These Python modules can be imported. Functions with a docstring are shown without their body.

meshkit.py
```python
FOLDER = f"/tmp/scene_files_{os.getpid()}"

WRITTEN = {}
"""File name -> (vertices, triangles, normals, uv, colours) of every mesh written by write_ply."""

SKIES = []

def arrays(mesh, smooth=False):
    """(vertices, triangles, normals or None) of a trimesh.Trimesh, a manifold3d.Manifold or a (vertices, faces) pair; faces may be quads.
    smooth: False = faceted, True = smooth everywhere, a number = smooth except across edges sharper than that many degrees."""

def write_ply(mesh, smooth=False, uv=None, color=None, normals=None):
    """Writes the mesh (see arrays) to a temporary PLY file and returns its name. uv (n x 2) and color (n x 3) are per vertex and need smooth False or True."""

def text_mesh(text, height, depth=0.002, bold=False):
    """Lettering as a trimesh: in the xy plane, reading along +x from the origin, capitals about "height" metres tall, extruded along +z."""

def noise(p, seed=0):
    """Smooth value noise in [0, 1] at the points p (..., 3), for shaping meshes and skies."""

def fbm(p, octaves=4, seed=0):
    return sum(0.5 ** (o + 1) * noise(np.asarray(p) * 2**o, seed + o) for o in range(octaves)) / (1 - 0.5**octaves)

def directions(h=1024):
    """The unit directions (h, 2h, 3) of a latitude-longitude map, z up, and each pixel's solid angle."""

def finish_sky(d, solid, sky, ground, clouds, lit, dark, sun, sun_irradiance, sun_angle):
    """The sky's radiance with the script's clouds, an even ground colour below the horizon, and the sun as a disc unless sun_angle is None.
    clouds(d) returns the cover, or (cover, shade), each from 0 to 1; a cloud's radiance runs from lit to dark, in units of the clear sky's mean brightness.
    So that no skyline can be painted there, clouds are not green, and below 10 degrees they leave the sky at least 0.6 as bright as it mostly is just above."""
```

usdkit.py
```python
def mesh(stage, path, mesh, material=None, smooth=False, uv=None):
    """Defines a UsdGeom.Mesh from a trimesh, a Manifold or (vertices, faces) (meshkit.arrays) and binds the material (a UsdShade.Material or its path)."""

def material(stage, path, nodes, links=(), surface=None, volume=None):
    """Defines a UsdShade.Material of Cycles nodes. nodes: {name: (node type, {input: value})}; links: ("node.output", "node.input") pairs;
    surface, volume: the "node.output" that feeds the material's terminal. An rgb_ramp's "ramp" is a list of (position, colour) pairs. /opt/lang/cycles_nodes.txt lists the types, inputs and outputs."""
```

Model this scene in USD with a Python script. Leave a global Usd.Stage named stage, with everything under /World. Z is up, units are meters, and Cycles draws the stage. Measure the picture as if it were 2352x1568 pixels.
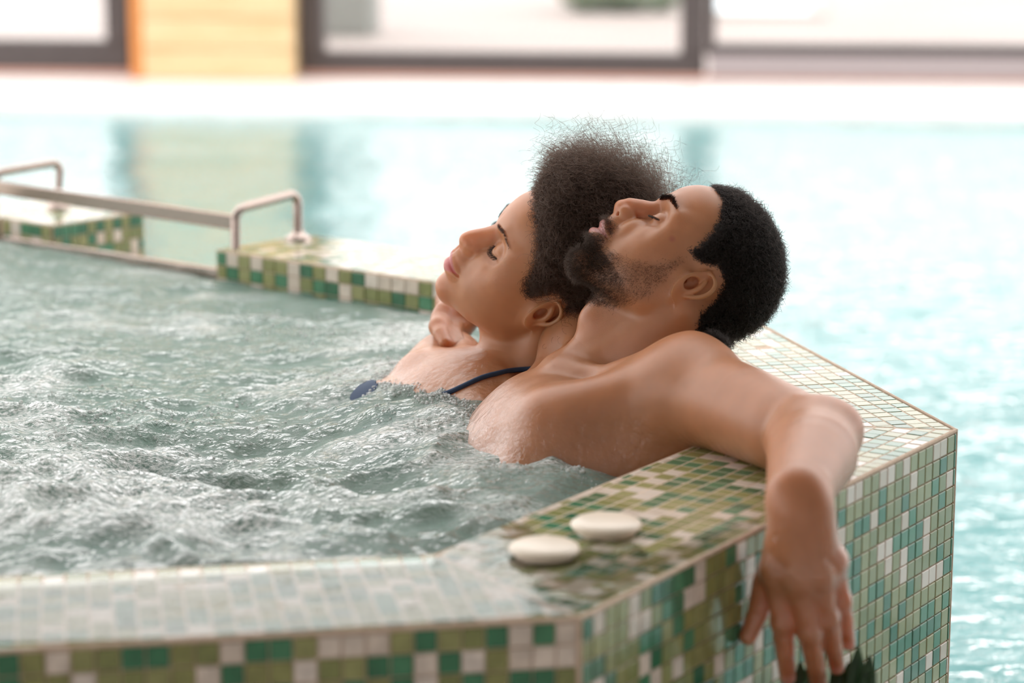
import math
import numpy as np
import trimesh
import shapely
from shapely.geometry import Polygon, LineString
from scipy.spatial.transform import Rotation as Rot
import meshkit, usdkit
from pxr import Usd, UsdGeom, UsdLux, UsdShade, Gf, Sdf, Vt

stage = Usd.Stage.CreateInMemory()
UsdGeom.SetStageUpAxis(stage, UsdGeom.Tokens.z)
UsdGeom.SetStageMetersPerUnit(stage, 1.0)
world = UsdGeom.Xform.Define(stage, '/World')
stage.SetDefaultPrim(world.GetPrim())

# ---------------------------------------------------------------- camera, sky, sun, exposure
CAM_H, PITCH, FPX = 1.2, math.radians(11.31), 5553.0
cam = UsdGeom.Camera.Define(stage, '/World/camera')
cam.CreateFocalLengthAttr(85.0); cam.CreateHorizontalApertureAttr(36.0); cam.CreateVerticalApertureAttr(24.0)
cam.CreateFStopAttr(2.8); cam.CreateFocusDistanceAttr(3.02)
cam.CreateClippingRangeAttr(Gf.Vec2f(.05, 300)); cam.CreateExposureAttr(-0.22)
_x = UsdGeom.Xformable(cam)
_x.AddTranslateOp().Set(Gf.Vec3d(0, 0, CAM_H)); _x.AddRotateXOp().Set(90 - math.degrees(PITCH))
sky = UsdLux.DomeLight.Define(stage, '/World/sky')
sky.CreateColorAttr(Gf.Vec3f(1.0, .98, .97)); sky.CreateIntensityAttr(1.0)
sun = UsdLux.DistantLight.Define(stage, '/World/sun')
sun.CreateColorAttr(Gf.Vec3f(1.0, .95, .88)); sun.CreateIntensityAttr(1.2); sun.CreateAngleAttr(.6)
_x = UsdGeom.Xformable(sun); _x.AddRotateZOp().Set(167.0); _x.AddRotateXOp().Set(65.0)

# points of the place as the lens sees them (only used to measure positions from the photograph)
def ray(px, py):
    a, b = (px - 1176) / FPX, -(py - 784) / FPX; c, s = math.cos(PITCH), math.sin(PITCH)
    return np.array([a, c + b * s, -s + b * c])
def P(px, py, zc): return np.array([0, 0, CAM_H]) + ray(px, py) * zc
def G(px, py, z):
    r = ray(px, py); return np.array([0, 0, CAM_H]) + r * ((z - CAM_H) / r[2])
def project(q):
    q = np.asarray(q, float) - [0, 0, CAM_H]; c, s = math.cos(PITCH), math.sin(PITCH)
    zc = q[..., 1] * c - q[..., 2] * s; yc = q[..., 1] * s + q[..., 2] * c
    return np.stack([1176 + FPX * q[..., 0] / zc, 784 - FPX * yc / zc, zc], -1)

# ---------------------------------------------------------------- helpers: prims, names, labels, materials
_used = {}
def path_for(name, parent='/World'):
    k = (str(parent), name); n = _used.get(k, 0); _used[k] = n + 1
    return f'{parent}/{name}' + (f'_{n:03d}' if n else '')
def tag(prim, label=None, cat=None, group=None, kind=None):
    p = prim.GetPrim() if hasattr(prim, 'GetPrim') else prim
    for k, v in (('label', label), ('category', cat), ('group', group), ('kind', kind)):
        if v: p.SetCustomDataByKey(k, v)
    return prim
def thing(name, label=None, cat=None, loc=(0, 0, 0), group=None, kind=None):
    x = UsdGeom.Xform.Define(stage, path_for(name)); x.AddTranslateOp().Set(Gf.Vec3d(*map(float, loc)))
    return tag(x, label, cat, group, kind)
def origin(parent):
    p = stage.GetPrimAtPath(parent) if isinstance(parent, str) else parent.GetPrim()
    return np.array(UsdGeom.Xformable(p).ComputeLocalToWorldTransform(Usd.TimeCode.Default()).ExtractTranslation()) if p.GetPath() != '/World' else np.zeros(3)
def part(name, mesh, mat, parent=None, smooth=False, label=None, cat=None, kind=None, group=None, shift=True):
    """one Mesh prim; mesh in world coordinates"""
    pp = '/World' if parent is None else str(parent.GetPath())
    v, f = (mesh.vertices, mesh.faces) if hasattr(mesh, 'vertices') else (mesh[0], mesh[1])
    v = np.asarray(v, float)
    if parent is not None and shift: v = v - origin(parent)
    m = usdkit.mesh(stage, path_for(name, pp), (v, np.asarray(f)), mat, smooth=smooth)
    return tag(m, label, cat, group, kind)
def primvar(m, name, values, interp='vertex', t=Sdf.ValueTypeNames.Color3fArray):
    a = UsdGeom.PrimvarsAPI(m).CreatePrimvar(name, t, interp)
    values = np.asarray(values, np.float32)
    a.Set(Vt.Vec3fArray.FromNumpy(values) if values.ndim == 2 else Vt.FloatArray.FromNumpy(values))
def mat(name, nodes, links=(), surface='p.BSDF', volume=None): return usdkit.material(stage, f'/World/Looks/{name}', nodes, links, surface, volume)
def plain(name, color, rough=.5, **k): return mat(name, {'p': ('principled_bsdf', {'base_color': color, 'roughness': rough, **k})})
def box(lo, hi):
    lo, hi = np.asarray(lo, float), np.asarray(hi, float); b = trimesh.creation.box(hi - lo); b.apply_translation((lo + hi) / 2); return b
def obox(o, u, v, w, lo, hi):
    """box along the axes u, v, w from o"""
    b = box(lo, hi); b.vertices = np.asarray(o) + np.asarray(b.vertices) @ np.stack([u, v, w]); return trimesh.Trimesh(b.vertices, b.faces if np.linalg.det(np.stack([u, v, w])) > 0 else b.faces[:, ::-1], process=False)
def bevel_box(o, u, v, w, lo, hi, r=.004):
    lo, hi = np.asarray(lo, float), np.asarray(hi, float); pts = []
    for s in np.ndindex(2, 2, 2):
        c = np.where(s, hi, lo); d = np.where(s, -1, 1)
        for a in range(3):
            q = c + d * r; q[a] = c[a]; pts.append(q)
    h = trimesh.convex.convex_hull(np.array(pts)); h.vertices = np.asarray(o) + h.vertices @ np.stack([u, v, w])
    return trimesh.Trimesh(h.vertices, h.faces if np.linalg.det(np.stack([u, v, w])) > 0 else h.faces[:, ::-1], process=False)
def sweep(pts, r, n=14, cap=True):
    """round tube along pts"""
    pts = np.asarray(pts, float); t = np.gradient(pts, axis=0); t /= np.linalg.norm(t, axis=1)[:, None]
    a = np.cross(t[0], [0, 0, 1.0] if abs(t[0][2]) < .9 else [1.0, 0, 0]); a /= np.linalg.norm(a); rings = []
    r = np.broadcast_to(r, len(pts))
    for p, d, q in zip(pts, t, r):
        a = a - d * (a @ d); a /= np.linalg.norm(a); b = np.cross(d, a); th = np.arange(n) * 2 * np.pi / n
        rings.append(p + q * (np.cos(th)[:, None] * a + np.sin(th)[:, None] * b))
    V = np.concatenate(rings + ([pts[:1], pts[-1:]] if cap else [])); F = []
    for i in range(len(pts) - 1):
        for j in range(n):
            k = (j + 1) % n; F += [(i * n + j, i * n + k, (i + 1) * n + k), (i * n + j, (i + 1) * n + k, (i + 1) * n + j)]
    if cap:
        c0, c1 = len(pts) * n, len(pts) * n + 1
        for j in range(n): k = (j + 1) % n; F += [(c0, k, j), (c1, (len(pts) - 1) * n + j, (len(pts) - 1) * n + k)]
    return trimesh.Trimesh(V, F, process=False)
def lathe(profile, n=40):
    p = np.asarray(profile, float); th = np.arange(n) * 2 * np.pi / n
    V = np.concatenate([np.stack([r * np.cos(th), r * np.sin(th), np.full(n, z)], 1) for r, z in p]); F = []
    for i in range(len(p) - 1):
        for j in range(n): k = (j + 1) % n; F += [(i * n + j, i * n + k, (i + 1) * n + k), (i * n + j, (i + 1) * n + k, (i + 1) * n + j)]
    return trimesh.Trimesh(V, F, process=False)
def prism(poly, z0, z1):
    m = trimesh.creation.extrude_polygon(poly, z1 - z0, engine='earcut'); m.apply_translation((0, 0, z0)); return m
cat_mesh = trimesh.util.concatenate

# ---------------------------------------------------------------- body modelling: blended implicit surfaces -> one continuous mesh
def unit(v):
    v = np.asarray(v, float); return v / np.linalg.norm(v)
IDENT = (np.eye(3), np.zeros(3), 1.0)
class Body:
    """Ordered list of blended primitives. Each lives in a frame (R, t, s): local = R^T (p - t) / s; sym uses |y| of that frame."""
    def __init__(self): self.ops = []; self.f = IDENT
    def frame(self, R=None, t=None, s=1.0): self.f = IDENT if R is None else (np.asarray(R, float), np.asarray(t, float), s)
    def _add(self, kind, fn, c, rad, k, sym):
        R, t, s = self.f
        cs = [np.asarray(c, float)]
        if sym: cs.append(cs[0] * [1, -1, 1])
        self.ops.append((kind, fn, [(R @ q) * s + t for q in cs], rad * s, k * s, sym, R, t, s))
    def ell(self, c, r, k=.5, op='u', sym=False, rot=None):
        c, r = np.asarray(c, float), np.asarray(r, float)
        M = None if rot is None else Rot.from_euler('xyz', rot, degrees=True).as_matrix()
        def fn(p):
            q = p - c
            if M is not None: q = q @ M
            q1 = q / r; k0 = np.sqrt(np.einsum('ij,ij->i', q1, q1)); q2 = q1 / r; k1 = np.sqrt(np.einsum('ij,ij->i', q2, q2))
            return np.where(k0 > 1e-6, k0 * (k0 - 1) / np.maximum(k1, 1e-9), -r.min())
        self._add(op, fn, c, r.max(), k, sym)
    def chain(self, pts, rad, k=.5, op='u', sym=False, flat=None, up=None):
        """a tapering tube through pts; flat squeezes it along the direction up"""
        pts = np.asarray(pts, float); rad = np.broadcast_to(np.asarray(rad, float), len(pts))
        def fn(p):
            d = None
            for a, b, ra, rb in zip(pts[:-1], pts[1:], rad[:-1], rad[1:]):
                ba = b - a; pa = p - a
                h = np.clip(pa @ ba / max(ba @ ba, 1e-12), 0, 1)
                q = pa - h[:, None] * ba
                if flat:
                    q = q + (q @ up)[:, None] * (flat - 1) * up
                e = np.sqrt(np.einsum('ij,ij->i', q, q)) - (ra + (rb - ra) * h)
                d = e if d is None else np.minimum(d, e)
            return d
        if flat: up = unit(up)
        c = (pts.min(0) + pts.max(0)) / 2
        self._add(op, fn, c, np.linalg.norm(pts - c, axis=1).max() + rad.max(), k, sym)
    def _eval(self, p, ops, far=None):
        d = np.full(len(p), .3)
        loc = {}
        for kind, fn, cs, rad, k, sym, R, t, s in ops:
            key = (id(R), sym)
            if key not in loc:
                q = p if R is IDENT[0] else ((p - t) @ R) / s
                if sym: q = np.stack([q[:, 0], np.abs(q[:, 1]), q[:, 2]], 1)
                loc[key] = q
            e = fn(loc[key]) * s
            if kind == 's': e = -e; h = np.maximum(k - np.abs(d - e), 0); d = np.maximum(d, e) + h * h / (4 * k)
            else: h = np.maximum(k - np.abs(d - e), 0); d = np.minimum(d, e) - h * h / (4 * k)
        return d
    def __call__(self, p):
        out = np.empty(len(p)); cell = .05
        key = np.floor(p / cell).astype(np.int64); key = (key[:, 0] + 500) * 1000000 + (key[:, 1] + 500) * 1000 + key[:, 2] + 500
        order = np.argsort(key, kind='stable'); ks = key[order]
        CC = np.array([[o[2][0], o[2][-1]] for o in self.ops]); RR = np.array([o[3] + o[4] for o in self.ops]) + .012
        cuts = np.r_[0, np.nonzero(np.diff(ks))[0] + 1, len(ks)]
        for a, b in zip(cuts[:-1], cuts[1:]):
            ii = order[a:b]; q = p[ii]; lo, hi = q.min(0), q.max(0); c = (lo + hi) / 2; hr = np.linalg.norm(hi - lo) / 2
            dd = CC - c; ops = [self.ops[k] for k in np.nonzero(np.sqrt(np.einsum('ijk,ijk->ij', dd, dd).min(1)) < hr + RR)[0]]
            out[ii] = self._eval(q, ops)
        return out
    def mesh(self, xs, ys, zs, block=8):
        """dual mesh (surface nets) on a rectilinear grid, evaluated only near the surface, then projected onto the surface"""
        ax = [np.asarray(a, float) for a in (xs, ys, zs)]
        ax = [np.r_[a, a[-1] + np.arange(1, (-len(a)) % block + 1) * (a[-1] - a[-2])] for a in ax]
        n = [len(a) for a in ax]; nb = [m // block for m in n]
        cen = [a.reshape(-1, block).mean(1) for a in ax]; half = [(a.reshape(-1, block)[:, -1] - a.reshape(-1, block)[:, 0]) * .5 + .003 for a in ax]
        C = np.stack(np.meshgrid(*cen, indexing='ij'), -1).reshape(-1, 3); Hh = np.stack(np.meshgrid(*half, indexing='ij'), -1).reshape(-1, 3)
        D = np.concatenate([self._eval(c, self.ops) for c in np.array_split(C, 8)])
        near = (np.abs(D) < np.linalg.norm(Hh, axis=1) * 1.25 + .004)
        V = np.where(D < 0, -1.0, 1.0).astype(np.float32).reshape(nb).repeat(block, 0).repeat(block, 1).repeat(block, 2)
        I = np.argwhere(near.reshape(nb)); o = np.arange(block)
        idx = (I[:, None, None, None, :] * block + np.stack(np.meshgrid(o, o, o, indexing='ij'), -1)[None]).reshape(-1, 3)
        V[idx[:, 0], idx[:, 1], idx[:, 2]] = self(np.stack([ax[j][idx[:, j]] for j in range(3)], 1))
        S = V < 0
        cnt = np.zeros([m - 1 for m in n], np.uint8)
        for a, b, c in np.ndindex(2, 2, 2): cnt += S[a:n[0] - 1 + a, b:n[1] - 1 + b, c:n[2] - 1 + c]
        cells = np.argwhere((cnt > 0) & (cnt < 8)); vid = np.full(cnt.shape, -1, np.int32); vid[tuple(cells.T)] = np.arange(len(cells))
        acc = np.zeros((len(cells), 3)); w = np.zeros(len(cells))
        for a in range(3):
            for b, c in np.ndindex(2, 2):
                off = np.zeros(3, int); off[(a + 1) % 3], off[(a + 2) % 3] = b, c
                i0 = cells + off; i1 = i0.copy(); i1[:, a] += 1
                v0, v1 = V[tuple(i0.T)], V[tuple(i1.T)]; m = (v0 < 0) != (v1 < 0)
                t = np.where(m, v0 / np.where(m, v0 - v1, 1), 0)
                q = np.stack([ax[j][i0[:, j]] for j in range(3)], 1); q[:, a] += t * (ax[a][i1[:, a]] - ax[a][i0[:, a]])
                acc += q * m[:, None]; w += m
        P_ = acc / w[:, None]
        quads = []
        for a in range(3):
            u, v = (a + 1) % 3, (a + 2) % 3
            sl = [slice(1, m - 1) for m in n]; sl[a] = slice(0, n[a] - 1); s2 = list(sl); s2[a] = slice(1, n[a])
            e = np.argwhere(S[tuple(sl)] != S[tuple(s2)]) + [1 if j != a else 0 for j in range(3)]
            flip = S[tuple(e.T)]
            def cell(du, dv):
                q = e.copy(); q[:, u] -= du; q[:, v] -= dv; return vid[tuple(q.T)]
            Q = np.stack([cell(1, 1), cell(0, 1), cell(0, 0), cell(1, 0)], 1)
            Q[~flip] = Q[~flip][:, ::-1]; quads.append(Q)
        Q = np.concatenate(quads); Q = Q[(Q >= 0).all(1)]
        h = 4e-4
        for it in range(2):
            T4 = np.array([[1, 1, 1], [1, -1, -1], [-1, 1, -1], [-1, -1, 1]]) * h; e4 = [self(P_ + k) for k in T4]
            d = sum(e4) / 4; g = sum(e[:, None] * k for e, k in zip(e4, T4)) / (4 * h * h)
            gn = np.linalg.norm(g, axis=1)
            if it < 1: P_ = P_ - np.clip(d / np.maximum(gn, .3), -.002, .002)[:, None] * g / np.maximum(gn, 1e-6)[:, None]
        N = g / np.maximum(np.linalg.norm(g, axis=1), 1e-9)[:, None]
        F = np.vstack([Q[:, [0, 1, 2]], Q[:, [0, 2, 3]]])
        return P_, F, N
def graded(lo, hi, fine, coarse, f0, f1):
    """coordinates from lo to hi, fine spacing between f0 and f1, growing to coarse outside"""
    x = list(np.arange(f0, f1, fine)); s = fine
    while x[-1] < hi: s = min(coarse, s * 1.15); x.append(x[-1] + s)
    y = []; s = fine; c = f0
    while c > lo: s = min(coarse, s * 1.15); c -= s; y.append(c)
    return np.array(y[::-1] + x)

def arc(fn, n): return np.array([fn(t) for t in np.linspace(0, 1, n)])
def spline(pts, n):
    pts = np.asarray(pts, float); t = np.r_[0, np.cumsum(np.linalg.norm(np.diff(pts, axis=0), axis=1))]
    from scipy.interpolate import CubicSpline
    return CubicSpline(t, pts)(np.linspace(0, t[-1], n))
def head(b, R, t, s, p):
    """a head in centimetres: x forward, y to its left, z up, origin between the ear holes; p holds what differs between the two"""
    b.frame(R, t, s * .01); m = p['male']
    w = 1.0 if m else .93
    b.ell((0.1, 0, 4.5), (9.2 if m else 8.9, 7.3 * w, 8.1 if m else 7.9), .4)
    b.ell((4.6, 0, 5.5), (5.0 if m else 4.55, 5.7 * w, 4.7), 1.5)                                   # forehead
    b.ell((3.6, 0, -1.4), (5.6 if m else 5.0, 5.7 * w, 6.0), 1.6)                                   # middle of the face
    b.ell((6.3, 0, -5.0), (3.55 if m else 3.05, 3.1 * w, 3.1), 1.6)                                   # muzzle
    b.ell((7.5 if m else 6.75, 0, -5.2), (3.05, 2.55 * w, 2.3), 1.3)
    zc = -9.1 if m else -8.5; xc = 8.0 if m else 7.5
    b.ell((xc, 0, zc), (1.75, 2.0 * w, 1.35), 1.6)                                     # chin
    b.chain([(xc - .7, .5, zc - .2), (4.2, 3.4 * w, -7.6 if m else -7.0), (0.8, 4.9 * w, -5.6 if m else -5.0), (0.1, 5.5 * w, -1.0)], [1.0, 1.15, 1.2, 1.3], 1.9, sym=True)   # jaw
    b.ell((4.3, 3.3 * w, -3.9), (3.3, 2.5, 3.7), 2.0, sym=True)                        # cheek
    b.ell((2.4, 5.0 * w, -2.8), (3.1, 1.6, 3.5), 2.0, sym=True)                            # jaw muscle
    b.ell((3.6, 0, -6.9), (4.6, 3.6, 1.6), 1.5)                                        # floor of the mouth
    b.ell((5.5, 4.4 * w, -1.1), (2.2, 1.4, 1.5), 2.2, sym=True, rot=(0, 0, -35))        # cheekbone
    b.chain([(5.0, 5.2 * w, -.8), (0.5, 6.3 * w, -.1)], [.6, .5], 2.0, sym=True)
    b.ell((4.4, 5.2 * w, 1.8), (2.4, 1.15, 2.6), 2.0, sym=True)                           # temple
    bx = 8.95 if m else 8.2
    b.chain([(bx, 0.6, 3.3), (bx - .35, 2.4, 3.6), (bx - 1.9, 4.7 * w, 3.3)], [.75, .8, .7] if m else [.55, .55, .5], 1.6, sym=True)  # brow ridge
    ex, ey, ez = p['eye']
    b.ell((ex + 2.45, ey - .0, ez + .05), (1.75, 1.6, 1.3), 1.7, 's', sym=True)          # eye socket
    b.ell((ex + 1.85, ey - 1.55, ez - .1), (.6, .5, .7), .9, 's', sym=True)            # inner corner
    b.ell((ex, ey, ez + .05), (1.27, 1.5, 1.25), .6, sym=True)                               # eyeball under its lid
    lid = lambda r, lift, z0: arc(lambda u: (ex + r * np.cos((u - .46) * 2.2) * 1.0, ey + 1.1 * r * np.sin((u - .46) * 2.2), z0 + ez - lift * np.sin(np.pi * u) - .05 * u), 9)
    b.chain(lid(1.27, .42, -.12), [.06, .08, .1, .11, .11, .11, .1, .09, .06], .16, 's', sym=True)        # closed slit between the lids
    b.chain(lid(1.25, .40, .02), [.06, .09, .11, .12, .13, .13, .12, .1, .06], .18, sym=True)      # rim of the upper lid
    # nose
    nx, nz = p['nose']; br = p['bridge']; aw = p['ala']
    b.chain([(bx - .05, 0, 2.6)] + br, [.62] + [.55, .6, .75] , 1.0)
    b.chain([(q[0] - .75, .42, q[2]) for q in br], [.8, .9, .95], .9, sym=True)
    b.ell((nx - 1.05, 0, nz), (1.05, 1.0, .98), .5)                                    # tip
    b.ell((nx - 1.3, .5, nz - .05), (.85, .62, .75), .4, sym=True)
    b.ell((nx - 3.9, aw + .75, nz - .7), (1.2, 1.2, 1.7), 1.0, sym=True)
    b.ell((nx - 2.15, aw - .05, nz - .12), (1.2, .62, .88), .6, sym=True)                     # wing
    b.chain([(nx - 1.1, 0, nz - .5), (nx - 2.4, 0, nz - 1.05)], [.42, .45], .45)         # septum
    b.ell((nx - 1.65, aw * .84, nz - .98), (.62, .36, .5), .16, 's', sym=True, rot=(0, 20, -10))   # nostril
    # mouth
    ux, uz, lx, lz = p['lips']; cx, cy, cz = p['corner']
    b.ell((ux - 1.3, 0, (uz + nz - 1.2) / 2 + .1), (1.35, 1.7, 1.3), 1.0)                  # upper lip's skin
    up = spline([(ux - .52, 0, uz - .02), (ux - .5, .45, uz + .08), (ux - .95, 1.3, uz - .12), (cx - .1, cy, cz + .1)], 9)
    b.chain(np.r_[up[::-1] * [1, -1, 1], up[1:]], np.r_[[.14, .3, .4, .46, .49, .5, .5, .49, .46], [.49, .5, .5, .49, .46, .4, .3, .14]], .45)
    lo = spline([(lx - .6, 0, lz), (lx - .7, .6, lz), (lx - 1.2, 1.4, lz + .12), (cx - .1, cy - .05, cz - .08)], 9)
    b.chain(np.r_[lo[::-1] * [1, -1, 1], lo[1:]], np.r_[[.14, .32, .44, .52, .57, .6, .61, .61, .6], [.61, .61, .6, .57, .52, .44, .32, .14]], .5)
    sz = p['stomion']
    mo = spline([(ux - .22, 0, sz), (ux - .45, .9, sz + .06), (ux - 1.1, 1.8, sz - .02), (cx + .22, cy + .12, cz - .02)], 9)
    b.chain(np.r_[mo[::-1] * [1, -1, 1], mo[1:]] + [.06, 0, 0], .1, .3, 's')
    b.chain([(ux + .12, 0, uz + .75), (ux - .05, 0, uz + 1.5)], [.14, .1], .5, 's')        # groove under the nose
    b.ell((lx + .35, 0, lz - 1.35), (.6, 1.5, .4), 1.0, 's')                           # hollow above the chin
    # ears, in the plane of the ear
    ea = p['ear']
    for sg in (1, -1):
        f = np.array(ea['fwd']); u = np.array(ea['up']); o = np.cross(u, f) if sg > 0 else np.cross(u, f)
        E0 = np.array([ea['at'][0], sg * ea['at'][1], ea['at'][2]])
        def T(a, bb, c): # a along the ear's height, bb towards the back, c outward
            q = np.array([0.0, 0, 0]) + a * np.array(ea['u']) + bb * np.array(ea['b']) + c * np.array(ea['o'])
            return E0 + q * [1, sg, 1]
        S = ea['s']
        def tube(L, r, k, op='u'): b.chain([T(*(np.array(q) * S)) for q in spline(L, 3 * len(L))], np.interp(np.linspace(0, 1, 3 * len(L)), np.linspace(0, 1, len(r)), r) * S, k, op)
        Mx = np.stack([np.array(ea['b']) * [1, sg, 1], np.array(ea['u']) * [1, sg, 1], np.array(ea['o']) * [1, sg, 1]], 1)
        def plate(c, r, k, op='u'):
            cc = T(*(np.array(c) * S)); rr = np.array(r) * S
            def fn(pp):
                q = (pp - cc) @ Mx; q1 = q / rr; k0 = np.sqrt(np.einsum('ij,ij->i', q1, q1)); q1 = q1 / rr; k1 = np.sqrt(np.einsum('ij,ij->i', q1, q1))
                return k0 * (k0 - 1) / np.maximum(k1, 1e-9)
            b._add(op, fn, cc, rr.max(), k, False)
        plate((.35, .9, .1), (1.6, 2.7, .42), 1.0)                              # the ear's leaf
        plate((.1, .4, -.75), (1.2, 2.0, .8), .6)
        plate((-1.9, .15, -.05), (1.0, 1.25, .36), .6)                               # lobe
        tube([(.35, -.15, -.15), (.9, -.75, .05), (1.9, -.75, .25), (2.75, 0, .36), (3.1, .95, .42), (2.7, 1.95, .45), (1.6, 2.5, .48), (.2, 2.35, .46), (-1.0, 1.7, .38), (-2.0, 1.05, .22), (-2.75, .35, .12), (-2.6, -.5, .05)],
             [.2, .25, .28, .28, .27, .28, .29, .28, .27, .28, .36, .38], .25)            # helix and rim
        plate((.25, .42, .6), (.85, 1.2, .74), .35, 's')                           # concha
        plate((1.9, 1.0, .62), (1.05, .85, .5), .3, 's')                           # hollow under the upper rim
        tube([(-1.15, .45, .2), (-.7, 1.15, .35), (.3, 1.5, .42), (1.2, 1.3, .38), (2.0, .7, .25)], [.3, .36, .38, .36, .26], .3)      # antihelix
        plate((.35, .95, .22), (1.95, 2.9, .24), .3)                               # floor of the groove
        tube([(.55, -.55, .1), (.35, .35, -.02)], [.2, .12], .25)                     # root of the helix
        plate((-.15, -.75, .25), (.42, .55, .38), .25)                              # tragus
        plate((-1.15, .35, .3), (.42, .4, .3), .25)                                 # antitragus
        plate((.2, .4, .62), (.8, 1.05, .68), .3, 's')                              # hollow of the ear
        plate((-.45, -.15, .2), (.26, .34, .9), .15, 's')                           # ear hole
MALE = dict(male=True, eye=(7.4, 3.1, 1.45), nose=(12.4, -1.4), bridge=[(9.3, 0, 2.0), (10.4, 0, .9), (11.3, 0, -.4)], ala=1.3, lips=(11.35, -4.45, 11.25, -6.0), corner=(8.9, 2.5, -5.1), stomion=-5.15,
    ear=dict(at=(-.2, 6.6, .2), fwd=(1, 0, 0), up=(0, 0, 1), u=unit((-.22, .16, .96)), b=None, o=None, s=1.0))
FEMALE = dict(male=False, eye=(6.75, 2.95, 1.3), nose=(11.25, -1.7), bridge=[(8.3, 0, 1.9), (9.15, 0, .7), (10.1, 0, -.9)], ala=1.15, lips=(10.45, -4.6, 10.35, -5.9), corner=(8.2, 2.3, -5.0), stomion=-5.2,
    ear=dict(at=(-.2, 6.1, .1), fwd=(1, 0, 0), up=(0, 0, 1), u=unit((-.2, .12, .97)), b=None, o=None, s=.93))
for _e in (MALE['ear'], FEMALE['ear']):
    _b = np.array((-.91, .41, 0.0)); _b -= _e['u'] * (_b @ _e['u']); _e['b'] = unit(_b); _e['o'] = np.cross(_e['u'], _e['b']); _e['o'] *= np.sign(_e['o'][1])

def hand(b, W, K, tips, thumb, back, s=1.0, bend=None, wr=.027):
    """W wrist; K the four knuckles (index..little); tips their finger tips; thumb = (base, knuckle, joint, tip); back = outward normal of the back"""
    W = np.asarray(W); K = np.asarray(K); tips = np.asarray(tips); n = unit(back)
    rad = np.array([.0098, .0100, .0095, .0084]) * s
    for i in range(4):
        b.chain([W + (K[i] - W) * .08 + (K[1] * .5 + K[2] * .5 - K[i]) * -.15, K[i] - n * .003 * s], [wr * .66, rad[i] * 1.2], .024 * s)
    b.chain([W + (K[1] - W) * .35 - n * .006 * s, (K[1] + K[2]) / 2 - n * .008 * s], [.02 * s, .016 * s], .02 * s)
    for i in range(4):
        a, t = K[i], tips[i]; L = t - a; bow = n * np.linalg.norm(L) * (.10 if bend is None else bend[i])
        j1, j2 = a + L * .46 + bow, a + L * .76 + bow * .8
        b.chain([a, j1, j2, t], [rad[i] * 1.15, rad[i] * 1.05, rad[i] * .94, rad[i] * .8], .010 * s)
        if i: b.ell((K[i] + K[i - 1]) / 2 + (t - a) * .12 - n * .003 * s, np.ones(3) * rad[i] * .95, .012 * s)
        b.ell(a + n * .001 * s, np.ones(3) * rad[i] * 1.08, .012 * s)
        b.ell(j1 + n * .0008 * s, np.ones(3) * rad[i] * 1.02, .006 * s)
    b.chain(thumb, [.017 * s, .0125 * s, .0105 * s, .0085 * s], .014 * s)
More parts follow.
